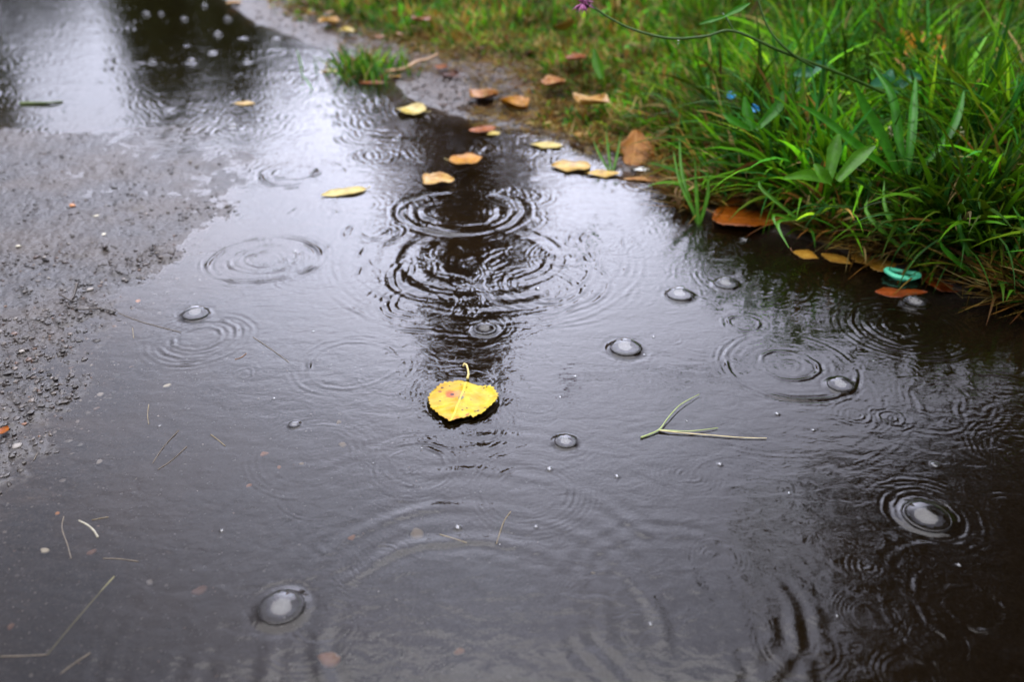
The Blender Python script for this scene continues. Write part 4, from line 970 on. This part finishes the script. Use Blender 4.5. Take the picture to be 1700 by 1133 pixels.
# ------------------------------------------------------------------ pebbles one can pick out
def pebble_mesh(seed):
    bm = bmesh.new(); bmesh.ops.create_icosphere(bm, subdivisions=2, radius=1); r = random.Random(seed)
    for v_ in bm.verts:
        q = v_.co; k = 1 + .28 * math.sin(q.x * 2.3 + seed) * math.cos(q.y * 2.9 + seed * 2) + r.uniform(-.05, .05)
        v_.co = Vector((q.x * k, q.y * k * .8, q.z * k * .45))
    me = bpy.data.meshes.new('pebble'); bm.to_mesh(me); bm.free()
    for p in me.polygons: p.use_smooth = True
    return me
PB = {'orange': (.40, .16, .045), 'tan': (.34, .25, .12), 'pale': (.52, .48, .38), 'brown': (.16, .07, .035), 'dark': (.02, .018, .016), 'grey': (.22, .20, .18)}
PM = {k: simple_mat(k + '_stone', c_, .35, .3, 150, bump=.5) for k, c_ in PB.items()}
for k, (px, py, w, mk, lab) in enumerate([
   (546,1089,38,'orange','flat orange brick chip sunk at the near edge, right of the largest left bubble'), (692,880,26,'tan','tan pebble under water below the faint round ripple'),
   (583,887,14,'orange','small orange pebble left of the tan one'), (762,1075,18,'orange','dim orange stone sunk in the near middle water'),
   (568,733,16,'tan','round tan pebble under water left of the birch leaf'), (562,695,10,'tan','smaller tan pebble just above the round tan one'),
   (72,908,16,'pale','white chalky pebble left of the pale root'), (93,846,8,'orange','tiny ochre crumb above the white pebble'),
   (150,911,16,'brown','brown wood chip right of the white pebble'), (330,975,24,'brown','faint reddish chip above the largest left bubble'),
   (247,961,16,'grey','grey pebble in the dark near left water'), (163,761,12,'grey','small ring-shaped grey pebble at the left'),
   (192,618,14,'dark','black pebble standing out by the asphalt edge'), (165,650,12,'grey','flat grey stone below the black pebble'),
   (276,635,13,'pale','pale flat pebble left of the small ripple'), (41,705,9,'brown','round brown seed on the asphalt at the left'),
   (121,344,14,'orange','orange stone on the far asphalt'), (173,391,9,'pale','white stone in the middle of the exposed asphalt'),
   (31,413,9,'pale','pale stone on the asphalt near the left edge'), (228,497,10,'orange','small orange stone at the asphalt tip near the bubble'),
   (412,800,10,'orange','orange crumb under water in the lower left'), (500,764,8,'tan','tan crumb under water below the tiny dark bubble'),
   (985,944,8,'tan','single tan speck in the open near water'), (15,1034,14,'brown','brown chip at the lower left edge'),
   (437,748,14,'orange','curved orange chip under water right of the bubble path'), (462,770,9,'orange','orange crumb next to the curved orange chip'),
   (150,482,12,'grey','grey pebble behind the knotted root'), (60,340,10,'dark','dark stone on the far asphalt left of the orange one'),
   (190,312,12,'dark','dark stone on the far asphalt right of centre'), (395,357,22,'dark','dark mud crumb standing out of the water at the asphalt tip'),
   (160,361,9,'pale','tiny white stone near the far asphalt edge'), (285,290,9,'dark','dark crumb at the far right of the asphalt'),
   (30,745,16,'grey','wet grey pebble at the left edge of the asphalt')]):
    o = link('pebble', pebble_mesh(k + 1), PM[mk]); p = P(px, py); s = w * .5 * scale_at(px, py)
    gz = float(ground(np.array([p[0]]), np.array([p[1]]))[0])
    z_ = max(gz, -.004 if px < 650 else -.0045)
    o.location = (p[0], p[1], z_ + s * .1); o.scale = (s, s, s * .8); o.rotation_euler.z = k * 2.1; tag(o, lab, 'pebble', 'pebbles on and around the asphalt')

# ------------------------------------------------------------------ rain splashes
for px, py, hgt, lab in [(490, 432, .011, 'small rain splash column inside the ripple left of centre'), (974, 408, .020, 'rain splash with drops above the ripple right of centre')]:
    e = empty('rain_splash', PV(px, py, 0), lab, 'splash')
    s = lathe([(.0035, -.0003), (.0018, .0012), (.0009, hgt * .35), (.0007, hgt * .5), (.0001, hgt * .55)], 14); link('jet', s, RIM, e)
    for k, (dx, z_, r_) in enumerate([(0, hgt * .95, .0011), (.0008, hgt * .72, .0006), (.009, hgt * .25, .0012)]):
        q = link('droplet', sb, None, e); q.location = (dx, 0, z_); q.scale = (r_, r_, r_ * 1.1)

# ------------------------------------------------------------------ plants on the bank
def ribbon(pts, widths, fold=.55, seg=4):
    """a leaf ribbon through points, folded on its midrib"""
    W_ = [Vector(p) for p in pts]; out, ww = [], []
    for i in range(len(W_) - 1):
        a, b, c_, d = W_[max(i - 1, 0)], W_[i], W_[i + 1], W_[min(i + 2, len(W_) - 1)]
        for k in range(seg):
            s = k / seg; out.append(.5 * ((2 * b) + (c_ - a) * s + (2 * a - 5 * b + 4 * c_ - d) * s * s + (-a + 3 * b - 3 * c_ + d) * s ** 3)); ww.append(widths[i] * (1 - s) + widths[i + 1] * s)
    out.append(W_[-1]); ww.append(widths[-1]); V, n = [], len(out); to_cam = Vector((-.3, -1, .8)).normalized()
    for i, p in enumerate(out):
        d = (out[min(i + 1, n - 1)] - out[max(i - 1, 0)]).normalized(); s = d.cross(to_cam).normalized(); nn = s.cross(d)
        V += [p - s * ww[i] * .5 + nn * ww[i] * fold * .5, p - s * ww[i] * .25 + nn * ww[i] * fold * .2, p, p + s * ww[i] * .25 + nn * ww[i] * fold * .2, p + s * ww[i] * .5 + nn * ww[i] * fold * .5]
    return np_mesh('blade', np.array([v_[:] for v_ in V]), grid_faces(n, 5))
def plant_mat(name, c1, rough=.35):
    t = NT(name); v = t.obj(); n = t.noise(80, 4, .6, v); c = t.ramp(n, [(.3, tuple(q * .65 for q in c1)), (.7, tuple(q * 1.25 for q in c1))])
    b = t.bsdf(c, .38, .32, t.bump(t.noise(300, 3, .6, v), .5, .0010)); trn = t.n('ShaderNodeBsdfTranslucent'); t.l(c, trn.inputs['Color'])
    ms = t.n('ShaderNodeMixShader'); ms.inputs[0].default_value = .25; t.l(b.outputs[0], ms.inputs[1]); t.l(trn.outputs[0], ms.inputs[2]); return t.done(ms)
PG = plant_mat('broad_leaf_green', (.035, .17, .006)); PGL = plant_mat('fresh_leaf_green', (.060, .185, .008)); PGB = plant_mat('bluish_leaf_green', (.035, .15, .07)); STEM = plant_mat('stem_green', (.045, .10, .015))
def plant(name, label, cat, base, blds, m):
    e = empty(name, base, label, cat)
    for pts, w in blds:
        W_ = [PD(*p) - base for p in pts]; n = len(W_); ws_ = [w * math.sin(math.pi * min(.97, .12 + .88 * i / (n - 1))) ** .7 for i in range(n)]
        link('leaf', ribbon(W_, ws_), m, e)
    return e
def gdepth(px, py, z=.05):
    p = P(px, py, z); return float(p[1] * CP + (H - z) * SP)
# broad lanceolate leaves
d0 = gdepth(1500, 330) - .02
plant('broad_leaf_plant', 'plant with broad upright lance shaped dark green leaves in the middle of the right bank', 'plant', PD(1500, 290, d0),
      [([(1490,290,d0),(1462,225,d0-.01),(1436,180,d0-.02),(1417,138,d0-.03)], .0125), ([(1500,290,d0),(1490,220,d0),(1480,160,d0),(1450,112,d0+.01)], .011),
       ([(1505,290,d0),(1512,230,d0),(1516,180,d0+.01),(1520,128,d0+.02)], .011), ([(1520,290,d0),(1570,230,d0),(1590,190,d0+.01),(1600,150,d0+.02)], .010),
       ([(1480,285,d0),(1420,240,d0-.03),(1370,200,d0-.04),(1325,172,d0-.05)], .010)], PG)
d1 = gdepth(1240, 260) - .10
plant('broad_leaf_plant', 'plant with short lance shaped leaves beside the blue plastic scrap', 'plant', PD(1250, 215, d1),
      [([(1250,215,d1),(1240,185,d1),(1236,160,d1)], .013), ([(1255,215,d1),(1290,180,d1),(1300,150,d1)], .014), ([(1245,215,d1),(1215,200,d1-.01),(1200,188,d1-.01)], .010)], PG)
d2 = gdepth(1010, 190) - .08
plant('broad_leaf_plant', 'single dark spoon shaped leaf plant below the purple flower', 'plant', PD(1005, 150, d2), [([(1000,130,d2),(992,108,d2),(986,80,d2)], .016)], PGL)
d3 = gdepth(1385, 300) - .12
plant('oval_leaf_plant', 'low plant with oval pale green leaves at the middle of the bank', 'plant', PD(1370, 305, d3),
      [([(1370,300,d3),(1340,292,d3-.01),(1300,296,d3-.02)], .014), ([(1375,300,d3),(1385,250,d3),(1392,222,d3)], .016), ([(1390,300,d3),(1425,262,d3),(1452,242,d3)], .016), ([(1380,305,d3),(1365,290,d3-.02),(1352,272,d3-.02)], .014)], PGL)
d4 = gdepth(1460, 170, .09) - .10
plant('bluish_leaf_plant', 'plant with bluish green rounded leaves holding water drops', 'plant', PD(1480, 165, d4),
      [([(1490,150,d4),(1465,140,d4-.02),(1444,144,d4-.03)], .024), ([(1488,148,d4),(1510,128,d4),(1530,130,d4)], .020), ([(1480,150,d4),(1475,130,d4),(1480,115,d4)], .016)], PGB)
d5 = gdepth(1350, 150, .09) - .08
plant('bluish_leaf_plant', 'three small bluish green leaves where the two long stems cross', 'plant', PD(1350, 125, d5),
      [([(1350,122,d5),(1335,122,d5),(1316,124,d5)], .018), ([(1346,122,d5),(1360,110,d5),(1374,108,d5)], .016), ([(1335,132,d5),(1322,146,d5),(1310,164,d5)], .013)], PGB)
# flowering stem arching over the bank
ds = .93
e = empty('flower_stem', PD(1480, 160, 1.02), 'long arching green stem with a purple flower head at its tip and a hanging drop', 'flower')
def cs(name, pts, r0, r1, mt):
    W_ = [PD(*p) for p in pts]; o = strand(name, None, None, W_, r0, None, world=True, r1=r1, mt=mt); o.parent = e; o.location = o.location - e.location; return o
cs('stem', [(1480,160,1.02),(1400,124,.99),(1300,86,.96),(1218,51,.95),(1170,60,.95),(1110,63,.95),(1050,48,.95),(1010,28,.95),(978,6,.95)], .0019, .0011, STEM)
cs('branch', [(1218,51,.95),(1208,32,.95),(1200,22,.96)], .0012, .0009, STEM)
cs('branch', [(1352,112,.97),(1310,85,.96),(1275,45,.96),(1256,-10,.96)], .0014, .0012, STEM)
for pts, w in [([(1200,28,.95),(1225,16,.95),(1246,4,.95)], .008), ([(1202,28,.95),(1180,34,.95),(1160,40,.95)], .006)]:
    W_ = [PD(*p) - e.location for p in pts]; link('leaf', ribbon(W_, [w * .3, w, w * .1]), PG, e)
PUR = simple_mat('purple_petal', (.38, .10, .26), .5, .3, 300)
fl = []
fc = PD(968, 5, .95); rr_ = random.Random(4)
for k in range(46):
    d = Vector((rr_.gauss(0, 1), rr_.gauss(0, 1), rr_.gauss(0, .7))).normalized(); L_ = rr_.uniform(.009, .014)
    fl.append(tube_mesh([d * .003, d * L_ * .6, d * L_ + Vector((0, 0, -.001))], [.0009, .0011, .0004], 5))
q = link('flower_head', join_meshes('flower_head', fl), PUR, e); q.location = fc - e.location
bmx = bpy.data.meshes.new('calyx'); bm = bmesh.new(); bmesh.ops.create_uvsphere(bm, u_segments=12, v_segments=8, radius=.0045); bm.to_mesh(bmx); bm.free()
q = link('calyx', bmx, simple_mat('dark_calyx', (.05, .03, .02), .6, .3, 300), e); q.location = fc - e.location + Vector((.004, 0, -.001))
q = link('water_drop', sb, None, e); q.location = PD(1126, 69, .95) - e.location; q.scale = (.0022, .0022, .0026)
# seed stalks
SEED = simple_mat('pale_seed', (.30, .30, .14), .6, .3, 300)
for (pts, lab) in [([(1530,300,.98),(1515,252,.98),(1495,232,.98),(1474,214,.98)], 'knobbly pale seed stalk before the broad upright leaves'), ([(1622,320,1.0),(1612,270,1.0),(1604,240,1.0),(1597,216,1.0)], 'second knobbly seed stalk nearer the right edge')]:
    W_ = [PD(*p) for p in pts]; e2 = empty('seed_stalk', W_[0], lab, 'seed stalk')
    o = strand('stem', None, None, W_, .0008, None, world=True, mt=STEM); o.parent = e2; o.location = (0, 0, 0)
    ms = []
    for k in range(26):
        f = .35 + .65 * k / 25; i = min(2, int(f * 3)); g = f * 3 - i; c_ = W_[i].lerp(W_[i + 1], g) - W_[0]
        bm = bmesh.new(); bmesh.ops.create_icosphere(bm, subdivisions=1, radius=.0017 * rr_.uniform(.7, 1.3)); bmesh.ops.translate(bm, verts=bm.verts, vec=c_ + Vector((rr_.uniform(-.003, .003), 0, rr_.uniform(-.002, .003))))
        m_ = bpy.data.meshes.new('s'); bm.to_mesh(m_); bm.free(); ms.append(m_)
    link('seed', join_meshes('seed', ms), SEED, e2)
# blades standing in the water and over the shore
def tuft(label, base_px, tips, w, m, z=0):
    B = PV(*base_px, z); e = empty('grass_tuft', B, label, 'grass tuft'); d = float(B.y * CP + (H - B.z) * SP)
    for (tx, ty, dd, bow) in tips:
        T = PD(tx, ty, d + dd); M_ = (B + T) * .5 + Vector((bow, 0, abs(bow) * .5)); pts = [Vector((rr_.uniform(-.003, .003), rr_.uniform(-.003, .003), -.004)), M_ - B, T - B]
        link('blade', ribbon(pts, [w * .8, w, w * .1]), m, e)
tuft('upright green blades standing in the water off the bank', (1163, 372), [(1118,250,.02,-.008),(1154,268,.0,-.002),(1175,285,.0,.004),(1128,225,.05,-.01)], .0050, PGL)
tuft('short thin blades rising from the water beside the big orange brown leaf', (1014, 284), [(1006,215,.02,.0),(1030,225,.02,.003),(985,232,.02,-.004)], .0040, PGL)
tuft('brownish bent blades in the water left of the upright green ones', (1132, 345), [(1140,300,.0,-.006),(1134,303,0,-.01)], .0030, simple_mat('brown_blade', (.22, .13, .05), .5, .3, 150))
tuft('grass blades bending down to the water above the ochre leaves', (1325, 360), [(1295,385,-.05,-.02),(1420,350,0,.02),(1260,300,.02,-.02),(1310,412,-.09,-.02)], .0045, PGL, .03)
tuft('crossing grass blades on the bank edge above the mint green ring', (1530, 440), [(1500,340,.0,-.01),(1575,330,.0,.01),(1468,300,.02,-.02),(1560,360,-.02,.01),(1440,330,.03,-.03)], .0050, PGL, .01)
tuft('grass blades at the right edge of the bank', (1640, 470), [(1600,330,.0,-.02),(1680,340,.0,.02),(1560,400,-.02,-.02),(1700,420,-.03,.02)], .0055, PG, .01)
# far tuft on its little islet
nb = 260; c0 = P(612, 118); bx = c0[0] + rng.normal(0, .045, nb); by = c0[1] + rng.normal(0, .05, nb)
Vt, Ft, Ct = blades(nb, np.stack([bx, by, np.full(nb, -.003)], -1), rng.uniform(.03, .075, nb), rng.uniform(.003, .005, nb), rng.uniform(0, 6.28, nb), rng.uniform(.1, .9, nb), rng.uniform(.2, 1, nb), pick(nb, .25), 4, '')
me = np_mesh('grass_tuft', Vt, Ft); add_attr(me, 'tint', Ct); o = link('grass_tuft', me, GM); tag(o, 'small blurred grass tuft growing out of the far shore water', 'grass tuft'); o['kind'] = 'stuff'
